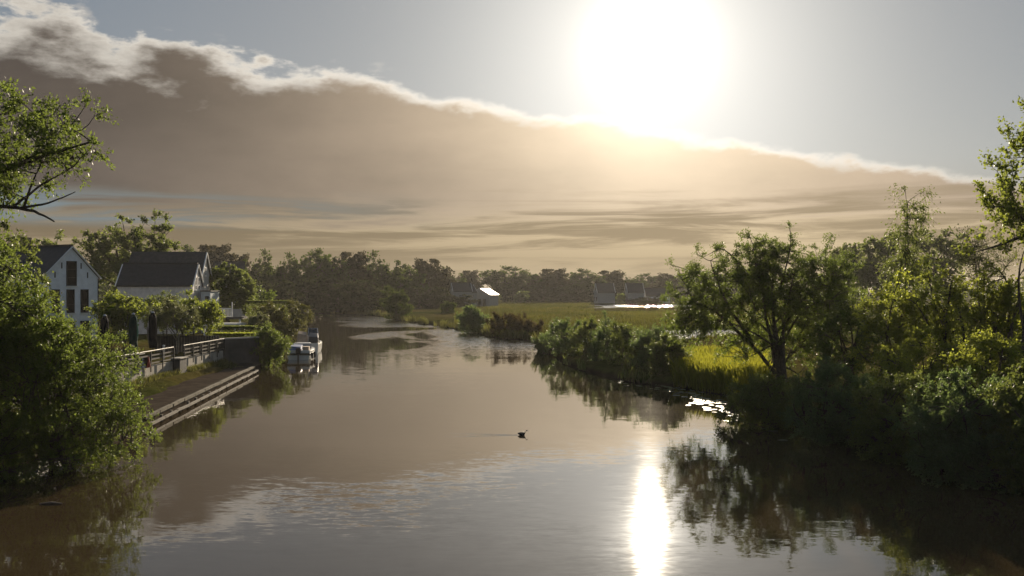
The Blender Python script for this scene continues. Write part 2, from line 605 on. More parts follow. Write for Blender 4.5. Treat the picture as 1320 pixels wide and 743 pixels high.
def tris_mesh(name, V, mat, tint=None):
    nq = len(V)
    me = bpy.data.meshes.new(name)
    me.vertices.add(nq * 3)
    me.vertices.foreach_set('co', V.reshape(-1).astype(np.float32))
    me.loops.add(nq * 3)
    me.loops.foreach_set('vertex_index', np.arange(nq * 3, dtype=np.int32))
    me.polygons.add(nq)
    me.polygons.foreach_set('loop_start', np.arange(0, nq * 3, 3, dtype=np.int32))
    me.update(calc_edges=True)
    if tint is not None:
        at_ = me.attributes.new('tint', 'FLOAT', 'FACE')
        at_.data.foreach_set('value', tint.astype(np.float32))
    me.materials.append(MATS[mat])
    return me


def link(name, me, parent=None):
    o = bpy.data.objects.new(name, me)
    C.objects.link(o)
    o.parent = parent
    return o


def unit(a):
    return a / np.maximum(np.linalg.norm(a, axis=-1, keepdims=True), 1e-9)


# ---------------------------------------------------------------- foliage
def clump_points(rng, ells, nc, shell=0.45, rough=0.28):
    vol = np.array([(e[3] * e[4] * e[5]) ** (2 / 3) for e in ells])
    which = rng.choice(len(ells), nc, p=vol / vol.sum())
    E = np.array(ells, float)[which]
    dirs = unit(rng.normal(size=(nc, 3)))
    r = shell + (1 - shell) * rng.random(nc) ** 0.55
    ph = rng.random(6) * 6.3
    wob = 1 + rough * (np.sin(dirs[:, 0] * 4.1 + ph[0]) * np.sin(dirs[:, 1] * 3.7 + ph[1]) + 0.7 * np.sin(dirs[:, 2] * 6.3 + ph[2] + dirs[:, 0] * 5))
    P = E[:, :3] + dirs * E[:, 3:6] * (r * wob)[:, None]
    return P, dirs


def leaves(rng, P, O, per, cr, L, W, droop=0.15, up=0.25, spread=0.7, twigs=6):
    nc = len(P)
    T = unit(O[:, None, :] * 0.6 + rng.normal(size=(nc, twigs, 3)) * spread + np.array([0, 0, up]))
    TL = cr * (0.55 + 0.75 * rng.random((nc, twigs)))
    ci = np.repeat(np.arange(nc), per)
    ti = rng.integers(0, twigs, nc * per)
    t = rng.random(nc * per) ** 0.75
    dr = T[ci, ti]
    ln = TL[ci, ti]
    pos = P[ci] + dr * (ln * t)[:, None] + rng.normal(size=(nc * per, 3)) * (ln * 0.10)[:, None]
    pos[:, 2] -= droop * ln * t * t
    a = unit(dr * 0.55 + rng.normal(size=pos.shape) * 0.65 + np.array([0, 0, -droop]))
    b = unit(np.cross(a, rng.normal(size=pos.shape) + np.array([0, 0, 0.8])))
    sc = (0.65 + 0.7 * rng.random(len(pos)))[:, None]
    L_, W_ = L * sc * 1.1, W * sc * 1.4
    nrm = np.cross(a, b)
    V = np.stack([pos, pos + a * L_ * 0.45 + b * W_ * 0.5 + nrm * W_ * 0.12, pos + a * L_, pos + a * L_ * 0.45 - b * W_ * 0.5 + nrm * W_ * 0.12], axis=1)
    ct = rng.random(nc)
    tint = np.clip(0.55 * ct[ci] + 0.45 * rng.random(len(pos)), 0, 1)
    tw = (P, T, TL, droop)
    return V, tint, tw


def tube_np(paths, sides=4):
    """paths: list of (pts (k,3), radii (k,)) -> V quads (n,4,3)"""
    out = []
    ang = np.arange(sides) * 2 * np.pi / sides
    ca, sa = np.cos(ang)[None, :, None], np.sin(ang)[None, :, None]
    for pts, rad in paths:
        t = unit(np.gradient(pts, axis=0))
        ref = np.where(np.abs(t[:, 2:3]) < 0.9, np.array([[0, 0, 1.0]]), np.array([[1.0, 0, 0]]))
        e1 = unit(np.cross(t, ref))
        e2 = np.cross(t, e1)
        R = pts[:, None, :] + (e1[:, None, :] * ca + e2[:, None, :] * sa) * rad[:, None, None]
        A = R[:-1]
        B = R[1:]
        q = np.stack([A, np.roll(A, -1, axis=1), np.roll(B, -1, axis=1), B], axis=2)
        out.append(q.reshape(-1, 4, 3))
    return np.concatenate(out)


def bez(p0, p1, p2, k):
    t = np.linspace(0, 1, k)[:, None]
    return p0 * (1 - t) ** 2 + 2 * p1 * t * (1 - t) + p2 * t * t


def skeleton(rng, P, base_pts, trunk_top, tr, nlimb=9, twig=None, branch_r=0.02, limbs=None, wob=0.3, fork=(0.35, 0.95)):
    """base_pts: list of (base, radius) for one or many stems"""
    paths = []
    nodes = []
    top = np.array(trunk_top, float)
    stems = []
    for b, r in base_pts:
        b = np.array(b, float)
        tt = top + (rng.normal(size=3) * 0.12 * np.linalg.norm(top - b) * (len(base_pts) > 1))
        mid = (b + tt) / 2 + rng.normal(size=3) * wob * np.array([1, 1, 0.2])
        pts = bez(b, mid, tt, 9)
        paths.append((pts, np.linspace(r, r * 0.4, 9) * (1 + 0.5 * np.exp(-np.linspace(0, 6, 9)))))
        stems.append((pts, r))
    # limbs to well spread clumps
    idx = [int(rng.integers(len(P)))]
    dist = np.linalg.norm(P - P[idx[0]], axis=1)
    for _ in range(nlimb - 1):
        k = int(np.argmax(dist))
        idx.append(k)
        dist = np.minimum(dist, np.linalg.norm(P - P[k], axis=1))
    for k in idx:
        pts, r = stems[int(rng.integers(len(stems)))]
        j = int(np.clip(rng.uniform(*fork) * 8, 1, 8))
        p0 = pts[j]
        e = P[k]
        mid = p0 * 0.45 + e * 0.55 + np.array([0, 0, 0.18 * np.linalg.norm(e - p0)]) + rng.normal(size=3) * 0.12 * np.linalg.norm(e - p0)
        lp = bez(p0, mid, e, 8)
        paths.append((lp, np.linspace(r * 0.42, max(branch_r, r * 0.08), 8)))
        nodes.append(lp[2:])
    for lp, rr in (limbs or []):
        lp = np.array(lp, float)
        tt = np.linspace(0, len(lp) - 1, 4 * len(lp))
        sm_ = np.stack([np.interp(tt, np.arange(len(lp)), lp[:, q]) for q in range(3)], axis=1)
        sm_[1:-1] = (sm_[:-2] + 2 * sm_[1:-1] + sm_[2:]) / 4
        sm_ += rng.normal(size=sm_.shape) * rr[0] * 0.25
        paths.append((sm_, np.linspace(rr[0], rr[1], len(sm_))))
        nodes.append(sm_[3:])
    ND = np.concatenate(nodes + [s_[0][4:] for s_ in stems])
    for p in P:
        q = ND[int(np.argmin(np.linalg.norm(ND - p, axis=1) + 0.4 * np.maximum(0, ND[:, 2] - p[2])))]
        ln = np.linalg.norm(p - q)
        mid = (p + q) / 2 + rng.normal(size=3) * 0.15 * ln
        paths.append((bez(q, mid, p, 5), np.linspace(branch_r * 1.4, branch_r * 0.5, 5)))
    V = [tube_np(paths[:len(base_pts)], 8), tube_np(paths[len(base_pts):], 4)]
    if twig is not None:
        Pc, T, TL, droop = twig
        nc, k = TL.shape
        s0 = np.repeat(Pc[:, None, :], k, axis=1).reshape(-1, 3)
        Tf, Lf = T.reshape(-1, 3), TL.reshape(-1, 1)
        e = s0 + Tf * Lf
        e[:, 2] -= droop * Lf[:, 0]
        w = unit(np.cross(Tf, rng.normal(size=Tf.shape))) * branch_r * 0.45
        V.append(np.stack([s0 - w, s0 + w, e + w * 0.3, e - w * 0.3], axis=1))
    return np.concatenate(V)


def plant(name, base, ells, label, cat, leaf, seed, nc=120, per=120, cr=0.6, L=0.09, W=0.04, trunk_r=0.15, stems=1, nlimb=8,
          group=None, droop=0.15, up=0.25, shell=0.45, rough=0.28, bark='bark', limbs=None, top=None, branch_r=0.02, twigs=6, spread=0.7,
          fork=(0.35, 0.95), stem_spread=0.5, part_names=('trunk', 'crown'), zmin=None):
    """ells in world coordinates; base world; the thing's origin is its base"""
    rng = np.random.default_rng(seed)
    b = np.array(base, float)
    E = [tuple(np.array(e[:3]) - b) + tuple(e[3:]) for e in ells]
    P, O = clump_points(rng, E, nc, shell, rough)
    if zmin is not None:
        keep = P[:, 2] + b[2] > zmin
        P, O = P[keep], O[keep]
    V, tint, tw = leaves(rng, P, O, per, cr, L, W, droop, up, spread, twigs)
    if zmin is not None:
        k = V[:, :, 2].min(axis=1) + b[2] > zmin - 0.25
        V, tint = V[k], tint[k]
    if top is None:
        e = max(E, key=lambda q: q[3] * q[4] * q[5])
        top = (e[0], e[1], e[2] + 0.2 * e[5])
    else:
        top = np.array(top) - b
    bp = [((0, 0, -0.3), trunk_r)] if stems == 1 else [((rng.normal() * stem_spread, rng.normal() * stem_spread, -0.3), trunk_r) for _ in range(stems)]
    lm = [([np.array(q) - b for q in lp], rr) for lp, rr in (limbs or [])]
    SV = skeleton(rng, P, bp, top, trunk_r, nlimb, tw, branch_r, lm, fork=fork)
    root = empty(name, tuple(b), label, cat, group)
    link(part_names[0], quads_mesh(part_names[0], SV, bark), root)
    link(part_names[1], quads_mesh(part_names[1], V, leaf, tint), root)
    return root


def gp(px, py, z=0.0):
    dd = (CAMH - z) * F / (py - HOR)
    return ((px - 660) / F * dd, dd)


def wx(px, dd):
    return (px - 660) / F * dd


def wz(py, dd):
    return CAMH - (py - HOR) / F * dd


# ---------------------------------------------------------------- terrain, river, pond
RIVER = [(-13.5, -60), (-15.5, 27), (-18.3, 45), (-21.0, 78), (-22.2, 86), (-23.5, 104), (-28, 130), (-34, 165), (-42, 205), (-52, 235), (-75, 255), (-140, 270),
         (-140, 300), (-75, 286), (-49, 268), (-34, 247), (-27.7, 224), (-21.9, 202), (-8.6, 159), (-2, 131.6), (3, 124), (9, 127), (17, 139), (23, 156), (29, 163), (35, 162),
         (36, 150), (32, 138), (24, 125), (10, 111), (2.6, 106.3), (3.9, 86.3), (5.9, 74.7), (8.9, 67.4), (11.6, 62.3), (12.9, 56.8), (12.2, 49.9), (13.3, 42.3), (14.5, 35.4), (16, 30.6), (15.2, 20), (14, -60)]
POND = [(47 + 21 * math.cos(a) * (1 + 0.12 * math.sin(3 * a)), 349 + 27 * math.sin(a) * (1 + 0.1 * math.cos(2 * a))) for a in np.linspace(0, 2 * math.pi, 28, endpoint=False)]


def sdist(X, Y, poly):
    """signed distance, positive outside"""
    best = np.full(X.shape, 1e9)
    inside = np.zeros(X.shape, bool)
    m_ = len(poly)
    for i in range(m_):
        x0, y0 = poly[i]
        x1, y1 = poly[(i + 1) % m_]
        ex, ey = x1 - x0, y1 - y0
        t = np.clip(((X - x0) * ex + (Y - y0) * ey) / (ex * ex + ey * ey), 0, 1)
        best = np.minimum(best, np.hypot(X - x0 - t * ex, Y - y0 - t * ey))
        cond = ((y0 > Y) != (y1 > Y)) & (X < (x1 - x0) * (Y - y0) / (y1 - y0 + 1e-12) + x0)
        inside ^= cond
    return np.where(inside, -best, best)


def wobble(X, Y):
    return (np.sin(X * 0.37 + 1.3 * np.sin(Y * 0.21)) * np.sin(Y * 0.31 + 1.1 * np.sin(X * 0.17)) + 0.5 * np.sin(X * 0.9 + Y * 0.5) * np.sin(Y * 0.83 - X * 0.3))


def height(X, Y):
    sd = np.minimum(sdist(X, Y, RIVER) + 0.45 * wobble(X, Y), sdist(X, Y, POND))
    t = np.clip((sd + 1.6) / 3.4, 0, 1)
    t = t * t * (3 - 2 * t)
    land = 0.62 + 0.12 * wobble(X * 0.4, Y * 0.4) + 0.5 * np.clip((Y - 180) / 300, 0, 1)
    land = land + 0.9 * np.clip((X - 20) / 12, 0, 1) * np.clip((110 - Y) / 40, 0, 1)
    land = land + 0.7 * np.clip((-25 - X) / 6, 0, 1) * np.clip((230 - Y) / 80, 0, 1)
    return -1.3 + (land + 1.3) * t


gx = np.concatenate([-np.geomspace(2600, 104, 26), np.arange(-100, 100.1, 1.2), np.geomspace(104, 2600, 26)])
gy = np.concatenate([np.array([-60, -45, -30, -20, -10]), np.arange(0, 300, 1.2), np.geomspace(303, 3000, 48)])
GX, GY = np.meshgrid(gx, gy)
GZ = height(GX, GY)
nx, ny = len(gx), len(gy)
me = bpy.data.meshes.new('ground')
me.vertices.add(nx * ny)
me.vertices.foreach_set('co', np.stack([GX, GY, GZ], axis=-1).reshape(-1).astype(np.float32))
ii = (np.arange(ny - 1)[:, None] * nx + np.arange(nx - 1)[None, :]).reshape(-1)
Q = np.stack([ii, ii + 1, ii + nx + 1, ii + nx], axis=1).astype(np.int32)
me.loops.add(len(Q) * 4)
me.loops.foreach_set('vertex_index', Q.reshape(-1))
me.polygons.add(len(Q))
me.polygons.foreach_set('loop_start', np.arange(0, len(Q) * 4, 4, dtype=np.int32))
me.update(calc_edges=True)
me.polygons.foreach_set('use_smooth', np.ones(len(Q), bool))
me.materials.append(MATS['ground_grass'])
tag(link('ground', me), kind='structure')
o = MB().poly([(-150, -58, 0), (95, -58, 0), (95, 305, 0), (-150, 305, 0)]).build('river', 'river_water')
tag(o, kind='structure')
o = MB().poly([(15, 312, 0.80), (80, 312, 0.80), (80, 388, 0.80), (15, 388, 0.80)]).build('pond', 'river_water')
tag(o, kind='structure')

# ---------------------------------------------------------------- quay, terrace, walls, railing
EDGE = [(-16.3, 40.0), (-17.1, 47.1), (-20.0, 78.2), (-20.7, 83.0)]
quay = EDGE + [(-23.2, 83.0), (-23.2, 40.0)]
o = MB().prism([(p[0], p[1]) for p in quay], -1.2, 0.42).build('quay_path', 'path_asphalt')
tag(o, kind='structure')
terr = [(-23.35, 40), (-23.35, 80.4), (-21.05, 83.2), (-24.6, 92), (-26.2, 110), (-31, 140), (-85, 150), (-85, 40)]
o = MB().prism(terr[::1], -1.0, 1.5).build('terrace_ground', 'ground_grass')
tag(o, kind='structure')

edging = empty('quay_edging', (0, 0, 0), 'weathered timber edging of beams and posts along the waterside of the dark quay path', 'edging')


def along(a, b, t):
    return (a[0] + (b[0] - a[0]) * t, a[1] + (b[1] - a[1]) * t)


random.seed(11)
nb = 12
for i in range(nb):
    a = along(EDGE[1], EDGE[2], i / nb - 0.02)
    b = along(EDGE[1], EDGE[2], (i + 0.96) / nb - 0.02)
    j = random.uniform(-0.025, 0.025)
    MB().bar((a[0] + 0.02 + j, a[1], 0.47), (b[0] + 0.02 - j, b[1], 0.47 + j), 0.20, 0.14).build('beam', 'beam_wood', edging)
    MB().bar((a[0] + 0.33 - j, a[1], 0.19 + j), (b[0] + 0.33 + j, b[1], 0.19), 0.13, 0.11).build('waling', 'post_wood', edging)
for i in range(17):
    a = along(EDGE[1], EDGE[2], i / 16.5)
    MB().box(a[0] + 0.13, a[0] + 0.25, a[1] - 0.08, a[1] + 0.08, -1.0, 0.30 + random.uniform(-0.08, 0.06)).build('post', 'post_wood', edging)

wall = empty('retaining_wall', (-23.2, 60, 0.42), 'pale stained concrete retaining wall below the railing beside the quay path', 'wall')
for i in range(7):
    y0, y1 = 46 + i * 3.4, 46 + (i + 1) * 3.4 - 0.03
    if i == 6:
        y1 = 68.4
    MB().box(-0.14, 0.10, y0 - 60, y1 - 60, -0.5, 1.12 + random.uniform(-0.02, 0.02)).build('wall_panel', 'concrete_pale', wall)
for i in range(4):
    y0, y1 = 70.2 + i * 2.55, 70.2 + (i + 1) * 2.55 - 0.03
    MB().box(-0.14, 0.10, y0 - 60, y1 - 60, -0.5, 1.12 + random.uniform(-0.02, 0.02)).build('wall_panel', 'concrete_pale', wall)
pil = empty('gate_pillar', (-23.0, 69.3, 0.42), 'dark square pillar standing in the gap between the two railings', 'pillar')
MB().box(-0.30, 0.34, -0.75, 0.75, -0.4, 1.25).build('shaft', 'concrete_dark', pil, bevel=0.02)
MB().box(-0.36, 0.40, -0.81, 0.81, 1.253, 1.33).build('capstone', 'concrete_pale', pil, bevel=0.01)


def railing(y0, y1, label, nposts):
    r = empty('railing', (-23.02, y0, 1.5), label, 'railing', 'railings on the retaining wall')
    ln = y1 - y0
    MB().box(-0.035, 0.035, 0, ln, 0.98, 1.04).build('handrail', 'rail_pale', r, bevel=0.01)
    for z in (0.72, 0.47, 0.22):
        MB().box(-0.02, 0.02, 0.0, ln, z - 0.045, z + 0.045).build('rail', 'rail_brown', r)
    for i in range(nposts):
        y = 0.05 + (ln - 0.1) * i / (nposts - 1)
        MB().box(0.022, 0.085, y - 0.035, y + 0.035, -0.32, 0.977).build('post', 'dark_metal', r)
    return r


railing(46.5, 68.3, 'long near railing with pale handrail, leading away from the big left bush', 11)
railing(70.4, 80.3, 'short far railing with pale handrail, ending at the dark cross wall', 6)
cw = empty('cross_wall', (-22.2, 81.5, 0.42), 'dark concrete cross wall with pale coping at the far end of the quay path', 'wall')
MB().prism([(-1.15, -1.30), (1.3, 1.55), (1.1, 1.75), (-1.35, -1.10)], -0.6, 2.02).build('wall_panel', 'concrete_dark', cw)
MB().prism([(-1.17, -1.36), (1.38, 1.55), (1.10, 1.83), (-1.43, -1.08)], 2.023, 2.12).build('coping', 'rail_pale', cw)


# ---------------------------------------------------------------- houses
def house(name, label, loc, rz, L, W, h, rise, wall_mat, roof_mat, over=0.25, group=None, verge=None):
    """ridge along local x, gable ends at x=0 (faces -x) and x=L; base at z=0; width along y"""
    r = empty(name, loc, label, 'house', group, rz)
    hw = W / 2
    m = MB()
    m.poly([(0, -hw, 0), (0, hw, 0), (0, hw, h), (0, 0, h + rise), (0, -hw, h)][::-1])
    m.poly([(L, -hw, 0), (L, hw, 0), (L, hw, h), (L, 0, h + rise), (L, -hw, h)])
    m.poly([(0, -hw, 0), (L, -hw, 0), (L, -hw, h), (0, -hw, h)])
    m.poly([(0, hw, 0), (0, hw, h), (L, hw, h), (L, hw, 0)])
    m.build('wall', wall_mat, r)
    th_ = 0.16
    k = rise / hw
    ey = hw + over
    ez = h - over * k
    for s in (-1, 1):
        m = MB()
        x0, x1 = (-over * 0.4, L + over * 0.4)
        ring = lambda x: [(x, s * 0.0, h + rise + 0.03), (x, s * ey, ez + 0.03), (x, s * ey, ez + 0.03 + th_), (x, 0.0, h + rise + 0.03 + th_ * 1.15)]
        m.loft([ring(x0), ring(x1)])
        ro = m.build('roof', roof_mat, r)
    MB().bar((-over * 0.4, 0, h + rise + 0.24), (L + over * 0.4, 0, h + rise + 0.24), 0.28, 0.12).build('ridge_cap', roof_mat, r)
    if verge:
        for xx in (-over * 0.4 - 0.06, L + over * 0.4 + 0.06):
            for s in (-1, 1):
                MB().bar((xx, 0, h + rise + 0.10), (xx, s * ey, ez + 0.10), 0.08, 0.17, up=(1, 0, 0)).build('verge_board', verge, r)
    return r


def window(parent, face, u_, z0, w, hh, frame='window_frame', glass='window_glass', sill=True, bars=1, x=0.0):
    """window on a gable end: face -1 at x=0 / +1 at x=L; u_ is its centre along local y"""
    s = face
    m = MB()
    for a, b, c_, d_ in ((u_ - w / 2, u_ + w / 2, z0, z0 + 0.09), (u_ - w / 2, u_ + w / 2, z0 + hh - 0.09, z0 + hh),
                         (u_ - w / 2, u_ - w / 2 + 0.09, z0 + 0.09, z0 + hh - 0.09), (u_ + w / 2 - 0.09, u_ + w / 2, z0 + 0.09, z0 + hh - 0.09)):
        m.box(min(x, x + s * 0.06), max(x, x + s * 0.06), a, b, c_, d_)
    for i in range(bars):
        zz = z0 + hh * (0.36 if bars == 1 else (i + 1) / (bars + 1))
        m.box(min(x + s * 0.01, x + s * 0.05), max(x + s * 0.01, x + s * 0.05), u_ - w / 2 + 0.09, u_ + w / 2 - 0.09, zz - 0.03, zz + 0.03)
    f_ = m.build('window', frame, parent)
    MB().box(min(x + s * 0.004, x + s * 0.02), max(x + s * 0.004, x + s * 0.02), u_ - w / 2 + 0.08, u_ + w / 2 - 0.08, z0 + 0.08, z0 + hh - 0.08).build('pane', glass, f_)
    if sill:
        MB().box(min(x, x + s * 0.12), max(x, x + s * 0.12), u_ - w / 2 - 0.06, u_ + w / 2 + 0.06, z0 - 0.09, z0 - 0.003).build('sill', 'white_trim', f_)


# white gabled house: its gable end (local x=0) faces the river and the camera
D1 = 87.0
gc = (wx(92, D1), D1)
h1 = house('white_house', 'white house with a steep gable and dark windows above the big left bush', (gc[0], gc[1], 1.5), math.radians(150), 11.0, 5.4, 6.0, 2.55, 'white_paint', 'roof_slate', 0.22, verge='white_trim')
window(h1, -1, 0.0, 5.25, 1.0, 2.15, bars=2)
for uu in (1.55, 0.1, -1.3):
    window(h1, -1, uu, 2.9, 0.78, 2.05, bars=1)
for uu in (1.55, 0.1, -1.3):
    window(h1, -1, uu, 0.3, 0.85, 1.9, bars=1)
for uu, zz in ((1.6, 6.2), (0.95, 7.0), (-0.95, 7.0), (-1.6, 6.2)):
    MB().box(-0.05, -0.003, uu - 0.04, uu + 0.04, zz - 0.25, zz + 0.25).build('wall_anchor', 'dark_metal', h1)
MB().box(-0.06, -0.003, -2.72, -2.66, 0.2, 5.9).build('drainpipe', 'dark_metal', h1)
MB().box(6.0, 6.9, -0.35, 0.35, 8.0, 9.6).build('chimney', 'brown_brick', h1)

# long pale house with a lower front wing; gable ends to the river on the right
D2 = 114.0
b2 = math.radians(5)
hp = (wx(160, D2), D2)
h2 = house('long_house', 'long pale house with twin dark roofs and gable windows facing the river', (hp[0], hp[1], 1.5), b2, 8.1, 5.2, 5.4, 2.3, 'pink_brick', 'roof_slate', 0.2, verge='white_trim')
for uu in (-0.75, 0.75):
    window(h2, 1, uu, 4.9, 0.8, 1.5, 'white_trim', x=8.1)
    window(h2, 1, uu, 2.6, 0.8, 1.5, 'white_trim', x=8.1)
# taller roof behind it, part of the same house
hw_, yb = 3.6, 5.6
m = MB()
m.poly([(7.8, yb - hw_, 0), (7.8, yb + hw_, 0), (7.8, yb + hw_, 5.6), (7.8, yb, 9.25), (7.8, yb - hw_, 5.6)])
m.poly([(-0.6, yb - hw_, 0), (-0.6, yb - hw_, 5.6), (-0.6, yb, 9.25), (-0.6, yb + hw_, 5.6), (-0.6, yb + hw_, 0)])
m.poly([(-0.6, yb + hw_, 0), (-0.6, yb + hw_, 5.6), (7.8, yb + hw_, 5.6), (7.8, yb + hw_, 0)])
m.build('rear_wall', 'pale_render', h2)
for s in (-1, 1):
    ring = lambda x: [(x, yb, 9.29), (x, yb + s * (hw_ + 0.2), 5.43), (x, yb + s * (hw_ + 0.2), 5.6), (x, yb, 9.47)]
    MB().loft([ring(-0.75), ring(7.95)]).build('roof', 'roof_brown', h2)
    MB().bar((8.0, yb, 9.36), (8.0, yb + s * (hw_ + 0.2), 5.50), 0.08, 0.16, up=(1, 0, 0)).build('verge_board', 'white_trim', h2)
window(h2, 1, yb + 0.2, 6.6, 0.7, 1.0, 'white_trim', x=7.8)
MB().box(8.12, 8.18, -2.55, -2.48, 0, 5.3).build('drainpipe', 'rail_pale', h2)
for i in range(8):
    MB().box(0.6 + i * 0.97, 0.62 + i * 0.97, -2.63, -2.603, 5.0, 5.25).build('eaves_bracket', 'white_trim', h2)

# blue-grey annex, balcony and pergola beside the long house
D3 = 116.0
ax = empty('annex', (wx(265, D3), D3 - 2, 1.5), 'small blue-grey boarded annex against the right gable of the long house', 'annex')
MB().box(0.1, 1.15, 0, 3.5, 0, 4.7).build('wall', 'blue_grey_board', ax)
MB().box(0.0, 1.25, -0.12, 3.6, 4.703, 4.85).build('roof', 'concrete_dark', ax)
m = MB().box(0.55, 0.98, -0.04, -0.003, 3.5, 4.2)
w_ = m.build('window', 'window_frame', ax)
MB().box(0.61, 0.92, -0.05, -0.042, 3.56, 4.14).build('pane', 'window_glass', w_)
D4 = 108.0
bal = empty('balcony', (wx(262, D4), D4, 1.5), 'flat roofed terrace with white balusters right of the annex', 'balcony')
MB().box(0, 4.1, 0, 3.0, 1.75, 2.0).build('deck', 'concrete_dark', bal)
for xx in (0.1, 3.9):
    MB().box(xx - 0.08, xx + 0.08, 0.1, 0.26, 0, 1.747).build('post', 'white_trim', bal)
MB().box(0.0, 1.7, 0.02, 0.06, 2.003, 2.85).build('glass_panel', 'blue_grey_board', bal)
for i in range(9):
    MB().box(1.78 + i * 0.15, 1.85 + i * 0.15, 0.02, 0.09, 2.003, 2.85).build('baluster', 'white_trim', bal)
MB().box(1.72, 3.12, 0.0, 0.11, 2.853, 2.95).build('rail', 'white_trim', bal)
MB().box(3.15, 4.1, 0.02, 0.06, 2.003, 2.85).build('glass_panel', 'haze_wall', bal)
MB().box(3.05, 3.13, 0.0, 0.1, 2.003, 3.6).build('lamp_post', 'white_trim', bal)
D5 = 96.0
pg = empty('pergola', (wx(266, D5), D5, 1.5), 'white flat roofed pergola on square posts behind the trimmed hedge', 'pergola')
MB().prism([(0, 0), (2.9, -0.2), (3.45, 1.5), (0.4, 1.7)], 1.55, 1.72).build('roof', 'white_trim', pg)
for xx, yy in ((0.12, 0.12), (1.5, 0.02), (2.72, -0.05), (3.2, 1.4), (0.5, 1.5)):
    MB().box(xx - 0.09, xx + 0.09, yy - 0.09, yy + 0.09, -0.2, 1.547).build('post', 'white_trim', pg)

# ---------------------------------------------------------------- terrace furniture
fence = empty('board_fence', (wx(200, 79), 79.0, 1.5), 'dark upright board fence behind the far railing under the olive tree', 'fence')
for i in range(24):
    MB().box(i * 0.21, i * 0.21 + 0.195, -0.015, 0.015 + random.uniform(0, 0.01), -0.05, 1.32 + random.uniform(-0.01, 0.01)).build('board', 'dark_timber', fence)
MB().box(0, 5.04, 0.03, 0.08, 0.9, 1.0).build('rail', 'dark_timber', fence)


def parasol(px, dd, toppy, label, canvas, lean=0.0):
    top_ = wz(toppy, dd) - 1.5
    r = empty('closed_parasol', (wx(px, dd), dd, 1.5), label, 'parasol', 'closed parasols on the terrace')
    MB().tube([(0, 0, 0), (0, 0, top_ - 0.1)], 0.03, 8).build('pole', 'dark_metal', r)
    MB().box(-0.3, 0.3, -0.3, 0.3, -0.02, 0.07).build('base', 'concrete_dark', r)
    rings = []
    for k, (z, rr) in enumerate(((0.72, 0.20), (1.0, 0.27), (1.5, 0.24), (2.0, 0.26), (top_ - 0.35, 0.22), (top_ - 0.08, 0.10))):
        rings.append([((rr * (1 + 0.22 * math.cos(8 * q * math.pi / 8 + k))) * math.cos(q * math.pi / 8), (rr * (1 + 0.22 * math.cos(8 * q * math.pi / 8 + k))) * math.sin(q * math.pi / 8), z) for q in range(16)])
    cv = MB().loft(rings).build('canopy', canvas, r, smooth=True)
    MB().lathe([(0.265, 1.60), (0.28, 1.64), (0.265, 1.68)], 14).build('strap', canvas, cv)
    MB().lathe([(0.12, top_ - 0.08), (0.10, top_ - 0.02), (0.02, top_ + 0.03)], 10).build('cap', 'cap_pale', r)
    return r


parasol(172, 66, 404, 'dark green closed parasol behind the near railing', 'parasol_green')
parasol(135, 68, 406, 'black closed parasol just below the corner of the white house', 'parasol_black')
parasol(197, 72, 402, 'black closed parasol half hidden between the two garden bushes', 'parasol_black')


def chair(x, y, rz, label):
    r = empty('garden_chair', (x, y, 1.5), label, 'chair', 'chairs on the terrace', rz)
    for sx in (-0.22, 0.22):
        MB().tube([(sx, -0.22, 0), (sx, -0.20, 0.45)], 0.016, 6).build('leg', 'dark_metal', r)
        MB().tube([(sx, 0.22, 0), (sx, 0.20, 0.45), (sx, 0.28, 0.92)], 0.016, 6).build('leg', 'dark_metal', r)
    MB().box(-0.24, 0.24, -0.24, 0.22, 0.453, 0.49).build('seat', 'rail_brown', r)
    MB().bar((0, 0.235, 0.62), (0, 0.275, 0.9), 0.44, 0.025, up=(1, 0, 0)).build('backrest', 'rail_brown', r)


gt = empty('garden_table', (-24.6, 65.5, 1.5), 'low pale terrace table behind the near railing', 'table')
MB().box(-0.5, 0.5, -0.5, 0.5, 0.70, 0.74).build('tabletop', 'rail_pale', gt)
MB().tube([(0, 0, 0.03), (0, 0, 0.697)], 0.04, 8).build('leg', 'dark_metal', gt)
MB().box(-0.3, 0.3, -0.3, 0.3, 0, 0.03).build('foot', 'dark_metal', gt)
chair(-25.0, 64.2, 2.9, 'slatless terrace chair on the camera side of the low table')
chair(-25.4, 66.6, 0.6, 'terrace chair on the far side of the low table')
bd = empty('folded_board', (wx(188, 63), 63.0, 1.5), 'small red and white folded board just behind the near railing', 'board')
for s, mt in ((-1, 'white_trim'), (1, 'red_panel')):
    MB().bar((s * 0.14, 0, 0.02), (s * 0.02, 0, 0.68), 0.36, 0.03, up=(0, 1, 0)).build('panel', mt, bd)
bo = empty('bollard', (wx(211, 71.0), 71.0, 1.5), 'pale round-topped bollard on the terrace left of the olive trunk', 'bollard')
MB().lathe([(0.09, 0), (0.09, 0.85), (0.07, 0.92)], 10).build('shaft', 'rail_pale', bo)
MB().lathe([(0.10, 0.923), (0.11, 0.96), (0.04, 1.02)], 10).build('top', 'cap_pale', bo)


# ---------------------------------------------------------------- boats
def hull(L_, B, h0, h1, mat, parent, name='hull', sheer=0.15):
    rings = []
    for k in range(11):
        t = k / 10
        bw = B / 2 * (0.86 + 0.14 * math.sin(min(1, t * 2.2) * math.pi / 2)) * (1 - max(0, (t - 0.45) / 0.55) ** 2.3)
        bw = max(bw, 0.03)
        top_ = h1 + sheer * t * t
        y = t * L_
        rings.append([(-bw, y, top_), (-bw * 0.97, y, h0 + 0.55 * (top_ - h0)), (-bw * 0.80, y + 0.0, h0), (0, y, h0 - 0.12), (bw * 0.80, y, h0), (bw * 0.97, y, h0 + 0.55 * (top_ - h0)), (bw, y, top_)])
    return MB().loft(rings).build(name, mat, parent, smooth=False)


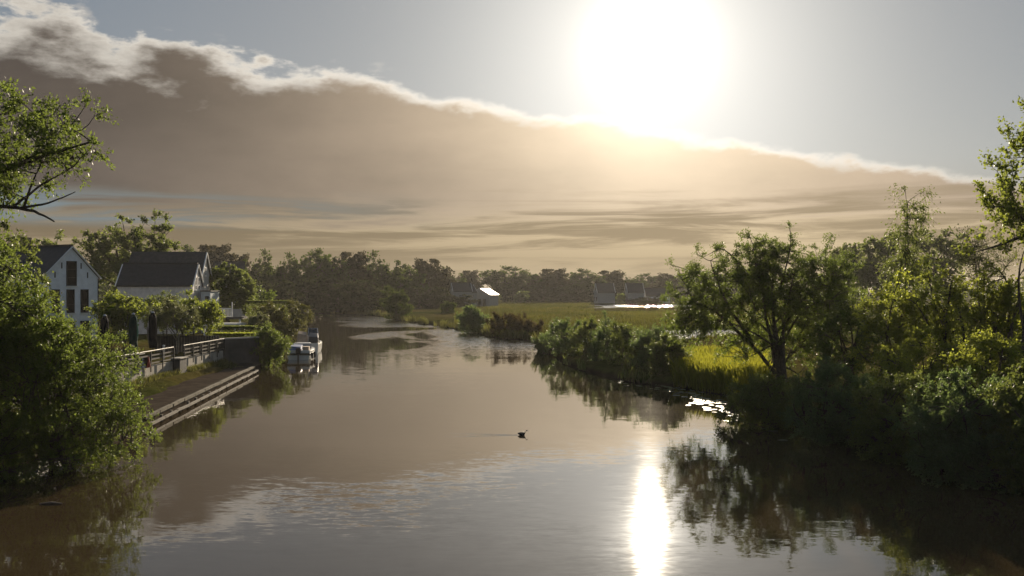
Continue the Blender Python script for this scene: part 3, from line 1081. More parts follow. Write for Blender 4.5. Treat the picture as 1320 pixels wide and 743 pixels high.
b1 = empty('motor_boat', (-19.55, 92.0, 0.0), 'white motor boat with blue cover, nearest boat, stern towards the viewer', 'boat', 'boats moored at the left bank', math.radians(6))
hull(7.0, 2.35, -0.25, 0.78, 'boat_white', b1)
MB().box(-1.02, 1.02, -0.045, -0.003, 0.42, 0.60).build('rubbing_strake', 'rubber', b1)
for s in (-1, 1):
    MB().bar((s * 1.06, 0.1, 0.50), (s * 1.20, 3.0, 0.50), 0.07, 0.14).build('rubbing_strake', 'rubber', b1)
MB().prism([(-1.0, 0.05), (1.0, 0.05), (1.12, 3.4), (-1.12, 3.4)], 0.783, 0.86).build('deck', 'boat_white', b1)
MB().loft([[(-0.95, 0.4, 0.863), (0.2, 0.4, 0.863), (0.15, 0.45, 1.16), (-0.8, 0.45, 1.22)], [(-0.95, 2.6, 0.863), (0.2, 2.6, 0.863), (0.1, 2.5, 1.26), (-0.8, 2.5, 1.32)]]).build('cover', 'boat_blue', b1)
MB().box(0.32, 0.9, 0.3, 1.2, 0.863, 1.18).build('seat', 'boat_tan', b1)
MB().prism([(-0.9, 3.0), (0.9, 3.0), (0.6, 5.0), (-0.6, 5.0)], 0.863, 1.35).build('cabin', 'boat_grey', b1, bevel=0.05)
ob = MB().box(-0.22, 0.22, -0.42, -0.05, 0.62, 1.12).build('outboard_motor', 'boat_dark', b1, bevel=0.06)
MB().box(-0.07, 0.07, -0.32, -0.15, -0.3, 0.617).build('shaft', 'boat_dark', ob)
for xx in (1.12, 1.22):
    MB().tube([(xx, 0.5 + (xx - 1.12) * 14, 0.62), (xx + 0.06, 0.5 + (xx - 1.12) * 14, 0.58), (xx + 0.07, 0.5 + (xx - 1.12) * 14, 0.15), (xx + 0.05, 0.5 + (xx - 1.12) * 14, 0.08)], [0.03, 0.10, 0.10, 0.03], 8).build('fender', 'rubber', b1)
b3 = empty('cabin_cruiser', (-20.75, 101.5, -0.25), 'cabin cruiser with dark windscreen and tan folded hood behind the white boat', 'boat', 'boats moored at the left bank', math.radians(8))
hull(8.5, 2.7, -0.3, 1.15, 'boat_white', b3)
MB().prism([(-1.15, 0.05), (1.15, 0.05), (1.28, 4.2), (-1.28, 4.2)], 1.153, 1.25).build('deck', 'boat_white', b3)
MB().loft([[(-1.1, 2.2, 1.253), (1.1, 2.2, 1.253), (1.0, 2.4, 1.95), (-1.0, 2.4, 1.95)], [(-0.8, 5.6, 1.253), (0.8, 5.6, 1.253), (0.7, 5.0, 1.85), (-0.7, 5.0, 1.85)]]).build('cabin', 'boat_grey', b3, bevel=0.04)
MB().loft([[(-1.05, 0.5, 1.253), (0.0, 0.5, 1.253), (-0.05, 0.6, 2.05), (-0.95, 0.6, 2.25)], [(-1.05, 1.7, 1.253), (0.0, 1.7, 1.253), (-0.1, 1.6, 2.35), (-0.9, 1.6, 2.5)]]).build('folded_hood', 'boat_tan', b3, bevel=0.06)
ws = MB().poly([(0.0, 2.2, 1.96), (1.0, 2.2, 1.96), (0.9, 2.75, 2.62), (0.05, 2.75, 2.62)]).build('windscreen', 'glass_smoke', b3)
ws.modifiers.new('solid', 'SOLIDIFY').thickness = 0.02
for a, b in (((0.0, 2.2, 1.953), (0.05, 2.75, 2.62)), ((1.03, 2.2, 1.953), (0.93, 2.75, 2.62)), ((0.0, 2.77, 2.65), (0.97, 2.77, 2.65)), ((1.05, 2.2, 1.96), (1.12, 0.8, 1.7))):
    MB().tube([a, b], 0.035, 6).build('frame', 'chrome', ws)
MB().tube([(-1.1, 1.2, 1.25), (-1.1, 1.2, 2.7), (0, 1.2, 2.85), (1.15, 1.2, 2.35), (1.2, 1.2, 1.25)], 0.03, 6).build('arch', 'boat_dark', b3)
MB().loft([[(0.15, 0.3, 1.253), (1.12, 0.3, 1.253), (1.1, 0.35, 1.85), (0.2, 0.35, 1.9)], [(0.15, 1.9, 1.253), (1.12, 1.9, 1.253), (1.05, 1.8, 2.2), (0.2, 1.8, 2.3)]]).build('cover', 'boat_dark', b3, bevel=0.05)

# ---------------------------------------------------------------- swimming bird
br = empty('coot', (BIRD[0], BIRD[1], 0.0), 'small black water bird with white bill swimming mid river', 'bird')
rings = []
for t, rr, zc in ((-0.20, 0.012, 0.075), (-0.15, 0.045, 0.065), (-0.07, 0.078, 0.055), (0.02, 0.088, 0.05), (0.09, 0.075, 0.052), (0.13, 0.05, 0.085), (0.145, 0.034, 0.13), (0.155, 0.030, 0.165), (0.172, 0.036, 0.195), (0.195, 0.032, 0.20), (0.215, 0.012, 0.197)):
    rings.append([(t + 0.02 * math.sin(q * math.pi / 6) * (zc > 0.08), rr * 0.9 * math.cos(q * math.pi / 6), zc + rr * math.sin(q * math.pi / 6)) for q in range(12)])
MB().loft(rings).build('body', 'feather_black', br, smooth=True)
MB().loft([[(0.205, 0.02 * c_, 0.197 + 0.022 * s_) for c_, s_ in ((1, 0), (0, 1), (-1, 0), (0, -1))], [(0.262, 0.006 * c_, 0.180 + 0.006 * s_) for c_, s_ in ((1, 0), (0, 1), (-1, 0), (0, -1))]]).build('bill', 'bill_white', br)
for s in (-1, 1):
    MB().loft([[(0.187 + 0.005 * math.cos(q), s * 0.031, 0.205 + 0.005 * math.sin(q)) for q in (0, 1.57, 3.14, 4.71)], [(0.187, s * 0.034, 0.205)] * 4]).build('eye', 'red_panel', br)

# ---------------------------------------------------------------- lily pads
random.seed(21)
pads = [MB().prism([(0.16 * math.cos(a) * (1 + 0.06 * math.sin(3 * a + k)), 0.16 * math.sin(a)) for a in np.linspace(0.2, 6.1, 13)] + [(0.02, 0.0)], 0.006, 0.018).build('lily_pad', 'lily') for k in range(1)]
pads[0].location = (0, 0, 0)
first = True
placed = []


def pad(x, y, label, group):
    global first
    if first:
        p_ = pads[0]
        first = False
    else:
        p_ = pads[0].copy()
        C.objects.link(p_)
    p_.location = (x, y, 0.0)
    p_.rotation_euler = (random.uniform(-0.07, 0.07), random.uniform(-0.07, 0.07), random.uniform(0, 6.28))
    s = random.uniform(0.8, 1.5)
    p_.scale = (s * 1.25, s, 1.0)
    tag(p_, label, 'lily pad', group)


tries = 0
while len(placed) < 66 and tries < 6000:
    tries += 1
    t = random.random()
    px = 884 + 74 * t + random.gauss(0, 7)
    py = 509 + 27 * t + random.gauss(0, 5.0)
    x, y = gp(px, py)
    if all((x - a) ** 2 + (y - b) ** 2 > 0.34 ** 2 for a, b in placed):
        placed.append((x, y))
        pad(x, y, 'lily pad in the dense drift of pads below the bright lime grass', 'dense drift of lily pads')
for k in range(26):
    px = random.uniform(788, 880)
    py = 490 + (px - 788) * 0.17 + random.gauss(0, 2.5)
    x, y = gp(px, py)
    if all((x - a) ** 2 + (y - b) ** 2 > 0.34 ** 2 for a, b in placed):
        placed.append((x, y))
        pad(x, y, 'lily pad in the thin line of pads along the foot of the reed bushes', 'thin line of lily pads')
for px, py, lb in ((985, 553, 'single lily pad nearest the dark shrubs below the willow'), (996, 556, 'lily pad just right of the single pad below the willow shrubs'), (1009, 568, 'outermost lone lily pad in the dark water below the right shrubs')):
    x, y = gp(px, py)
    pad(x, y, lb, None)
df = empty('floating_branch', gp(66, 650) + (0.0,), 'short pale floating stick in the shade of the big left bush', 'branch')
MB().tube([(-0.35, 0, 0.01), (0, 0.05, 0.035), (0.35, -0.02, 0.02)], [0.02, 0.035, 0.015], 6).build('stick', 'driftwood', df)
MB().tube([(0.0, 0.05, 0.03), (0.15, 0.2, 0.09)], [0.015, 0.008], 5).build('twig', 'driftwood', df)

# ---------------------------------------------------------------- vegetation: left bank
B = lambda px, py, dd, rx, ry, rz: (wx(px, dd), dd, wz(py, dd), rx, ry, rz)
BU = ('stems', 'foliage')
plant('willow_shrub', (-16.5, 36.5, 0.3), [(-15.7, 36.6, 2.7, 1.9, 2.6, 2.3), (-16.9, 34.5, 2.9, 2.4, 2.6, 2.6), (-15.3, 37.2, 1.1, 1.7, 2.4, 1.2), (-16.6, 34.6, 0.9, 1.7, 2.2, 0.9), (-16.6, 36.5, 3.9, 1.7, 2.2, 1.4), (-18.6, 33, 2.2, 2.2, 2.5, 2.2), (-18.0, 34.5, 1.1, 1.9, 2.0, 1.1)],
      'big round green willow shrub hanging over the water in the left foreground', 'shrub', 'leaf_willow', 1, nc=1600, per=75, cr=0.34, L=0.080, W=0.030, trunk_r=0.07, stems=9, nlimb=26, part_names=BU, zmin=0.05, branch_r=0.012, up=0.2, stem_spread=0.7, droop=0.2, shell=0.35, rough=0.12)
plant('tall_shrub', (-18.5, 33.5, 0.5), [(-18.3, 33.5, 6.4, 1.9, 1.8, 2.3), (-16.9, 33.5, 5.3, 1.7, 1.7, 1.6), (-15.9, 34, 4.6, 1.2, 1.5, 1.1), (-17.8, 33, 4.5, 2.0, 2, 1.6)],
      'tall olive green shrub at the left edge in front of the white house', 'shrub', 'leaf_willow', 2, nc=520, per=100, cr=0.42, L=0.085, W=0.038, trunk_r=0.09, stems=5, nlimb=18, part_names=BU, branch_r=0.013, up=0.3)
plant('overhanging_tree', (-21.0, 29.0, 0.6), [(-13.6, 28.5, 10.6, 1.6, 1.5, 1.1), (-14.9, 28.5, 10.2, 1.7, 1.6, 1.6), (-12.6, 28.4, 10.9, 0.9, 1.2, 0.75), (-17.2, 28.5, 10.8, 2.3, 2.2, 2.2), (-19.5, 28.5, 12, 3, 3, 2.5)],
      'tree reaching in from the left edge with bare drooping limb ends', 'tree', 'leaf_willow', 3, nc=340, per=125, cr=0.55, L=0.10, W=0.036, trunk_r=0.34, nlimb=16, branch_r=0.016, top=(-19.3, 28.6, 10.5), up=0.3,
      limbs=[([(-20.2, 28.8, 7.2), (-17.5, 28.5, 8.5), (-15.2, 28.4, 8.85), (-13.6, 28.4, 8.70), (-12.9, 28.3, 8.35)], (0.11, 0.02)),
             ([(-13.9, 28.4, 8.72), (-13.0, 28.3, 8.85), (-12.25, 28.2, 9.15)], (0.04, 0.012)),
             ([(-14.1, 28.4, 8.75), (-13.4, 28.4, 9.3), (-12.4, 28.4, 9.9), (-11.9, 28.4, 10.4)], (0.04, 0.01)),
             ([(-13.8, 28.4, 8.7), (-13.6, 28.5, 9.5), (-13.2, 28.5, 10.3)], (0.045, 0.012)),
             ([(-17.0, 28.4, 8.6), (-15.2, 28.5, 9.3), (-13.7, 28.4, 10.1), (-12.6, 28.4, 10.9)], (0.07, 0.012))])
plant('dark_conifer_shrub', (-20.9, 40, 1.0), [(-20.2, 40, 6.6, 1.3, 1.5, 2.6), (-20.4, 40, 4, 1.6, 1.6, 3)], 'dark shrub at the far left edge below the overhanging tree', 'shrub', 'leaf_dark', 4, nc=130, per=110, cr=0.5, L=0.12, W=0.06, trunk_r=0.1, part_names=BU)


def ball(px, toppy, botpy, dd, wpx):
    """one ellipsoid filling the given outline at distance dd"""
    zt, zb = wz(toppy, dd), wz(botpy, dd)
    r = wpx / 2 / F * dd
    return (wx(px, dd), dd, (zt + zb) / 2, r, r, (zt - zb) / 2)


def bush(name, px, toppy, botpy, dd, wpx, label, leaf, seed, ground=1.5, nc=90, per=90, cr=0.5, L=0.14, W=0.07, extra=(), group=None, cat='bush', stems=4, trunk_r=0.06, nlimb=9, shrink=0.80, depth=1.0, **kw):
    e = ball(px, toppy, botpy, dd, wpx)
    e = (e[0], e[1], e[2] - 0.05 * e[5], e[3] * shrink, e[4] * shrink * depth, e[5] * shrink)
    es = [e] + [(lambda q: (q[0], q[1], q[2], q[3] * shrink, q[4] * shrink, q[5] * shrink))(ball(*x)) for x in extra]
    return plant(name, (e[0], e[1], ground), es, label, cat, leaf, seed, nc=nc, per=per, cr=cr, L=L, W=W, trunk_r=trunk_r, stems=stems, nlimb=nlimb, group=group, part_names=kw.pop('part_names', BU), **kw)


bush('garden_bush', 158, 376, 425, 74, 72, 'bright yellow-green bush right of the white house, behind the parasols', 'leaf_garden', 10, nc=110, per=110, cr=0.5, L=0.13, W=0.075)
bush('garden_bush', 240, 381, 425, 82, 85, 'yellow-tipped bush below the long house, behind the olive tree', 'leaf_garden', 11, nc=120, per=110, cr=0.55, L=0.13, W=0.08, extra=((268, 392, 425, 82, 40),))
bush('dark_garden_bush', 205, 377, 420, 90, 60, 'dark grey-green bush against the long house wall', 'leaf_dark', 12, nc=70, per=90)
plant('olive_tree', (wx(226, 77), 77, 1.5), [B(222, 400, 77, 1.5, 1.3, 0.95), B(236, 408, 77, 1.25, 1.2, 0.8), B(205, 409, 77, 1.0, 1, 0.7)], 'grey-green olive tree with bare pale trunk before the dark board fence', 'tree', 'leaf_olive', 13, nc=110, per=120, cr=0.45, L=0.10, W=0.03, trunk_r=0.08, bark='bark_pale', top=(wx(226, 77), 77, 4.2), branch_r=0.012, droop=0.5)
bush('quay_bush', 346, 417, 474, 84, 56, 'willow bush at the waterside end of the quay, left of the boats', 'leaf_willow', 14, ground=0.4, nc=170, per=150, cr=0.5, L=0.11, W=0.04, zmin=0.1)
bush('grey_bush', 333, 403, 432, 98, 28, 'small grey-leaved bush beside the pergola', 'leaf_olive', 15, nc=50, per=80, cr=0.4)
bush('bank_bush', 372, 386, 432, 112, 70, 'broad olive-green bush behind the moored boats', 'leaf_reed', 16, ground=0.8, nc=120, per=110, cr=0.6, L=0.16, W=0.07, extra=((345, 392, 425, 112, 40),))
plant('dense_round_tree', (wx(294, 126), 126, 1.5), [ball(294, 342, 396, 126, 60), ball(283, 352, 400, 124, 46), ball(310, 356, 402, 126, 34)], 'dense dark round tree right of the long house', 'tree', 'leaf_dark', 17, nc=220, per=120, cr=0.6, L=0.20, W=0.11, trunk_r=0.25, shell=0.6, rough=0.12)
bush('sunlit_bush', 335, 372, 402, 140, 40, 'sunlit light green bush right of the dense round tree', 'leaf_willow', 18, ground=1.0, nc=60, per=90, cr=0.7, L=0.2, W=0.1)
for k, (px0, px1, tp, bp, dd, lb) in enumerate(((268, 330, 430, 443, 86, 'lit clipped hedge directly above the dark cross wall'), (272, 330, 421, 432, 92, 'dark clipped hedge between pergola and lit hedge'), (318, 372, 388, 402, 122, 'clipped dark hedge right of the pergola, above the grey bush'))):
    rng = np.random.default_rng(60 + k)
    x0, x1, zt, zb = wx(px0, dd), wx(px1, dd), wz(tp, dd), max(1.4, wz(bp, dd) - 1.0)
    nl = 9000
    pts = np.stack([rng.uniform(x0, x1, nl), dd + rng.uniform(-0.5, 0.5, nl), rng.uniform(zb, zt, nl)], axis=1)
    face = rng.random(nl)
    pts[face < 0.45, 2] = zt - np.abs(rng.normal(size=(face < 0.45).sum())) * 0.08
    pts[(face > 0.45) & (face < 0.9), 1] = dd - 0.5 + np.abs(rng.normal(size=((face > 0.45) & (face < 0.9)).sum())) * 0.08
    a = unit(rng.normal(size=pts.shape) + np.array([0, -0.3, 0.4]))
    b = unit(np.cross(a, rng.normal(size=pts.shape)))
    V = np.stack([pts, pts + a * 0.06 + b * 0.04, pts + a * 0.13, pts + a * 0.06 - b * 0.04], axis=1)
    base = np.array([(x0 + x1) / 2, dd, 1.5])
    r = empty('hedge', tuple(base), lb, 'hedge', 'clipped garden hedges')
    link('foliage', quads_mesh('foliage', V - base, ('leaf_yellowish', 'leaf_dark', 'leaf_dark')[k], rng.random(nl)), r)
    m = MB()
    for q in range(12):
        xx = x0 + (x1 - x0) * (q + 0.5) / 12 - base[0]
        m.tube([(xx, 0, -0.3), (xx + 0.1, 0.05, zt - base[2] - 0.3)], [0.035, 0.015], 5)
    m.build('stems', 'bark', r)

# trees behind the houses
plant('garden_tree', (wx(168, 142), 142, 1.0), [ball(150, 292, 372, 142, 72), ball(188, 285, 365, 142, 70), ball(215, 305, 360, 142, 44), ball(122, 300, 370, 142, 44)], 'large dark tree behind and between the two left houses', 'tree', 'leaf_dark', 20, nc=260, per=110, cr=0.95, L=0.26, W=0.17, trunk_r=0.4, shell=0.35, rough=0.4, nlimb=14)
plant('garden_tree', (wx(62, 150), 150, 1.0), [ball(62, 306, 345, 150, 40), ball(62, 330, 370, 150, 50)], 'small tree top showing above the roof of the white house', 'tree', 'leaf_dark', 21, nc=80, per=80, cr=0.8, L=0.26, W=0.16, trunk_r=0.25, rough=0.4)

# ---------------------------------------------------------------- vegetation: right bank
DW = 62.0
plant('leaning_willow', (wx(1000, DW), DW, 0.7), [B(912, 362, DW, 2.2, 2.0, 1.6), B(968, 335, DW, 2.0, 2.0, 1.6), B(1010, 345, DW, 2.0, 2.2, 1.9), B(1065, 352, DW + 1, 2.2, 2.2, 1.6), B(1000, 390, DW, 3.4, 2.2, 1.8), B(905, 405, DW, 2.1, 1.8, 1.3), B(1060, 400, DW + 1, 2.6, 2.2, 1.9), B(960, 440, DW + 0.5, 2.0, 1.6, 1.0), B(1035, 440, DW + 0.5, 2.6, 1.8, 1.6), B(985, 375, DW, 2.6, 2.2, 2.0), B(890, 425, DW, 1.4, 1.4, 0.8)],
      'wide spreading willow with leaning forked limbs on the right bank', 'tree', 'leaf_willow', 30, nc=1150, per=105, cr=0.52, L=0.115, W=0.036, trunk_r=0.16, stems=3, stem_spread=0.35, nlimb=16, top=(wx(1000, DW), DW, 5.5), branch_r=0.018, shell=0.25, rough=0.32, up=0.5, fork=(0.3, 0.9),
      limbs=[([(wx(1000, DW), DW, 1.2), (wx(965, DW), DW, 3.2), (wx(925, DW), DW, 5.0), (wx(893, DW), DW, 5.8), (wx(880, DW), DW, 7.0)], (0.13, 0.02)),
             ([(wx(968, DW), DW, 3.2), (wx(935, DW), DW, 5.8), (wx(915, DW), DW, 8.2)], (0.13, 0.02)),
             ([(wx(1000, DW), DW, 1.6), (wx(985, DW), DW, 5.5), (wx(975, DW), DW, 8.0), (wx(965, DW), DW, 10.0)], (0.12, 0.015)),
             ([(wx(1003, DW), DW, 2.0), (wx(1010, DW), DW, 4.2), (wx(1040, DW), DW, 6.2), (wx(1075, DW), DW + 0.5, 7.2)], (0.12, 0.02))])
bank = 'shrubs along the right bank'
bush('bank_shrub', 985, 478, 565, 47, 110, 'low dark shrub at the water directly below the willow', 'leaf_dark', 31, ground=0.5, nc=190, per=140, cr=0.45, L=0.09, W=0.045, zmin=0.04, group=bank)
bush('bank_shrub', 1075, 462, 585, 42.5, 140, 'dark blue-green shrub at the water, second from the willow', 'leaf_bluish', 32, ground=0.5, nc=240, per=160, cr=0.45, L=0.085, W=0.042, zmin=0.04, group=bank)
bush('bank_shrub', 1160, 470, 610, 38, 130, 'dark shrub at the water between the blue-green shrub and the big corner shrub', 'leaf_dark', 33, ground=0.5, nc=240, per=160, cr=0.42, L=0.08, W=0.042, zmin=0.04, group=bank)
bush('bank_shrub', 1262, 468, 640, 33.5, 185, 'big blue-green shrub nearest the viewer at the right water edge', 'leaf_bluish', 34, ground=0.5, nc=420, per=180, cr=0.42, L=0.085, W=0.042, zmin=0.04, group=bank, extra=((1225, 500, 632, 33.0, 110),))
bush('bank_shrub', 1365, 440, 650, 31, 190, 'tall dark shrub cut off by the right picture edge', 'leaf_dark', 35, ground=0.6, nc=240, per=160, cr=0.45, L=0.09, W=0.05, zmin=0.04, group=bank)
grove = 'sunlit trees of the right bank grove'
bush('grove_tree', 1092, 380, 500, 54, 110, 'light green bush between willow and slender tree', 'leaf_willow', 36, ground=1.2, nc=95, per=115, cr=0.5, L=0.11, W=0.055, group=grove, depth=0.5, cat='tree', part_names=('trunk', 'crown'), trunk_r=0.09)
bush('grove_tree', 1150, 350, 500, 50, 110, 'yellow-green tree around the foot of the slender tree', 'leaf_yellowish', 37, ground=1.4, nc=85, per=115, cr=0.52, L=0.11, W=0.06, group=grove, depth=0.5, cat='tree', part_names=('trunk', 'crown'), trunk_r=0.1, shell=0.3)
bush('grove_tree', 1222, 318, 500, 49, 130, 'tall yellow-green tree right of the slender tree', 'leaf_yellowish', 38, ground=1.5, nc=115, per=115, cr=0.55, L=0.11, W=0.06, group=grove, depth=0.5, cat='tree', part_names=('trunk', 'crown'), trunk_r=0.12, shell=0.3, rough=0.4)
bush('grove_tree', 1300, 322, 500, 45, 130, 'sunlit yellow-green tree below the poplar at the right edge', 'leaf_yellowish', 39, ground=1.5, nc=110, per=115, cr=0.52, L=0.105, W=0.06, group=grove, depth=0.5, cat='tree', part_names=('trunk', 'crown'), trunk_r=0.12, shell=0.3)
bush('grove_tree', 1195, 415, 540, 43, 130, 'mid green bush low in the grove above the corner shrub', 'leaf_yellowish', 40, ground=1.2, nc=85, per=115, cr=0.48, L=0.10, W=0.05, group=grove, depth=0.5, cat='tree', part_names=('trunk', 'crown'), trunk_r=0.08)
bush('grove_tree', 1290, 420, 530, 38, 120, 'yellowish bush above the corner shrub at the right edge', 'leaf_yellowish', 41, ground=1.2, nc=80, per=115, cr=0.45, L=0.09, W=0.05, group=grove, depth=0.5, cat='tree', part_names=('trunk', 'crown'), trunk_r=0.08)
DS = 55.0
plant('slender_tree', (wx(1172, DS), DS, 1.5), [B(1172, 258, DS, 0.62, 0.62, 0.95), B(1174, 282, DS, 0.95, 0.9, 0.8), B(1172, 310, DS, 1.0, 0.9, 0.9), B(1172, 345, DS, 1.2, 1.1, 1.2), B(1172, 390, DS, 1.3, 1.1, 1.2)], 'slender tall tree with feathery tip rising above the right grove', 'tree', 'leaf_dark', 42, nc=80, per=85, cr=0.95, L=0.14, W=0.045, trunk_r=0.055, top=(wx(1170, DS), DS, 11.2), shell=0.1, nlimb=14, droop=0.55, up=0.15, branch_r=0.014, fork=(0.4, 1.0))
DP = 43.0
plant('poplar_tree', (wx(1318, DP), DP, 1.5), [B(1322, 190, DP, 0.9, 0.9, 1.2), B(1318, 225, DP, 1.25, 1.2, 1.2), B(1308, 262, DP, 1.45, 1.3, 1.2), B(1306, 300, DP, 1.5, 1.3, 1.2), B(1365, 240, DP, 1.4, 1.4, 2.6), B(1350, 170, DP, 1.0, 1.0, 1.2)], 'tall poplar at the right edge with upswept leafy branches', 'tree', 'leaf_garden', 43, nc=120, per=85, cr=0.75, L=0.115, W=0.085, trunk_r=0.2, top=(wx(1335, DP), DP, 13.5), shell=0.2, nlimb=16, up=0.9, spread=0.35, droop=0.05, branch_r=0.016, rough=0.35)
plant('wispy_tree', (wx(1262, 47), 47, 1.5), [B(1250, 322, 47, 1.1, 1, 0.9), B(1268, 352, 47, 1.4, 1.2, 1.2)], 'wispy thin tree left of the poplar foot', 'tree', 'leaf_olive', 44, nc=60, per=70, cr=0.75, L=0.10, W=0.03, trunk_r=0.08, up=0.7, shell=0.2, branch_r=0.012)
for k, (px, tp, dd, w, lb) in enumerate(((1140, 298, 185, 70, 'dark hazy tree left behind the slender tree'), (1205, 289, 190, 66, 'dark hazy tree right behind the slender tree, tallest of the far grove'), (1090, 312, 200, 60, 'dark hazy tree behind the right side of the willow'))):
    bush('far_grove_tree', px, tp, 385, dd, w * 1.15, lb, 'leaf_dark', 50 + k, ground=1.0, nc=170, per=70, cr=1.2, L=0.34, W=0.24, cat='tree', part_names=('trunk', 'crown'), stems=1, trunk_r=0.4, group='hazy trees behind the right grove', shrink=0.85)

# reed bushes on the point
rb = 'dark reed bushes on the right bank point'
for k, (px, tp, bp, dd, w, lf, lb) in enumerate(((704, 430, 458, 103, 26, 'leaf_bluish', 'low rounded bush at the very tip of the reed point'),
                                          (727, 407, 466, 96, 46, 'leaf_bluish', 'tall blue-green bush near the tip of the reed point'),
                                          (757, 411, 474, 90, 40, 'leaf_dark', 'dark bush with olive top, third along the reed point'),
                                          (783, 411, 480, 84, 40, 'leaf_bluish', 'feathery blue-green bush in the middle of the reed point'),
                                          (810, 413, 486, 79, 42, 'leaf_dark', 'darkest bush right of the middle of the reed point'),
                                          (838, 420, 491, 74, 40, 'leaf_bluish', 'blue-green bush before the dark inlet water'),
                                          (862, 430, 496, 70, 42, 'leaf_dark', 'dark open bush at the left end of the lime grass'))):
    bush('reed_bush', px, tp, bp, dd, w * 1.12, lb, lf, 70 + k, ground=0.5, nc=110, per=110, cr=0.6, L=0.17, W=0.04, up=0.9, spread=0.5, group=rb, zmin=0.04, stems=6, trunk_r=0.04, shrink=0.82)

# bushes of the middle bank
bush('bank_tree', 511, 370, 414, 216, 44, 'small round tree at the tip of the far right bank', 'leaf_far', 80, ground=0.5, nc=110, per=70, cr=0.9, L=0.3, W=0.18, cat='tree', part_names=('trunk', 'crown'), zmin=0.2)
bush('bank_willow', 608, 394, 430, 150, 46, 'dark green bush on the far bank beside the rust-brown reeds', 'leaf_bluish', 81, ground=0.5, nc=110, per=90, cr=0.7, L=0.24, W=0.09, zmin=0.2)
bush('rust_reeds', 655, 404, 436, 134, 66, 'rust-brown reed bed right of the dark far bank bush', 'leaf_rust', 82, ground=0.5, nc=110, per=110, cr=0.7, L=0.3, W=0.05, up=1.6, spread=0.3, zmin=0.04, cat='reeds', extra=((685, 414, 438, 131, 30),))
bush('field_bush', 577, 389, 405, 245, 24, 'small bush in the meadow left of the shed', 'leaf_far', 83, ground=0.8, nc=40, per=60, cr=0.7, L=0.3, W=0.2)
bush('field_bush', 672, 376, 392, 400, 20, 'small round bush in the meadow right of the shed', 'leaf_willow', 84, ground=1.0, nc=40, per=60, cr=1.0, L=0.5, W=0.35)
bush('field_bush', 838, 386, 405, 300, 30, 'small dark bush on the near rim of the pond', 'leaf_under', 85, ground=0.8, nc=40, per=60, cr=0.8, L=0.35, W=0.2)
bush('field_bush', 802, 378, 393, 400, 20, 'small round bush behind the pond', 'leaf_willow', 86, ground=1.0, nc=40, per=60, cr=1.0, L=0.5, W=0.35)

# ---------------------------------------------------------------- far trees: four prototypes, copied
protos = []


def far_tree(seed, leaf, lobes):
    return plant('far_tree', (0, 0, 0), lobes, 'far tree', 'tree', leaf, seed, nc=150, per=62, cr=1.5, L=0.50, W=0.36, trunk_r=0.45, shell=0.5, rough=0.3, nlimb=10, group='hazy trees of the far treeline', branch_r=0.06)


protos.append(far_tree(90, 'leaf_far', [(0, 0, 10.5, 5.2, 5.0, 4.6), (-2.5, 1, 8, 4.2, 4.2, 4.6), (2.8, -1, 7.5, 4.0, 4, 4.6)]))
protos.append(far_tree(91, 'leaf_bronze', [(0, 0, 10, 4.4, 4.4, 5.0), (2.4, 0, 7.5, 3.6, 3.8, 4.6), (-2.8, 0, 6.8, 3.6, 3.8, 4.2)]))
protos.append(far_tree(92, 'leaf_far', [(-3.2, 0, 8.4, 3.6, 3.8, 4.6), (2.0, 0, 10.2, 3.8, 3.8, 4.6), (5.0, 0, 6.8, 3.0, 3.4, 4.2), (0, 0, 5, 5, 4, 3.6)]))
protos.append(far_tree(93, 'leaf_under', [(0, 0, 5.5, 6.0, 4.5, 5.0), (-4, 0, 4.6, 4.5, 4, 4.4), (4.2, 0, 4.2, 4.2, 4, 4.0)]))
HT = [15.2, 15.0, 14.9, 10.6]
WD = [14.0, 13.0, 15.0, 18.0]
used = [False] * 4
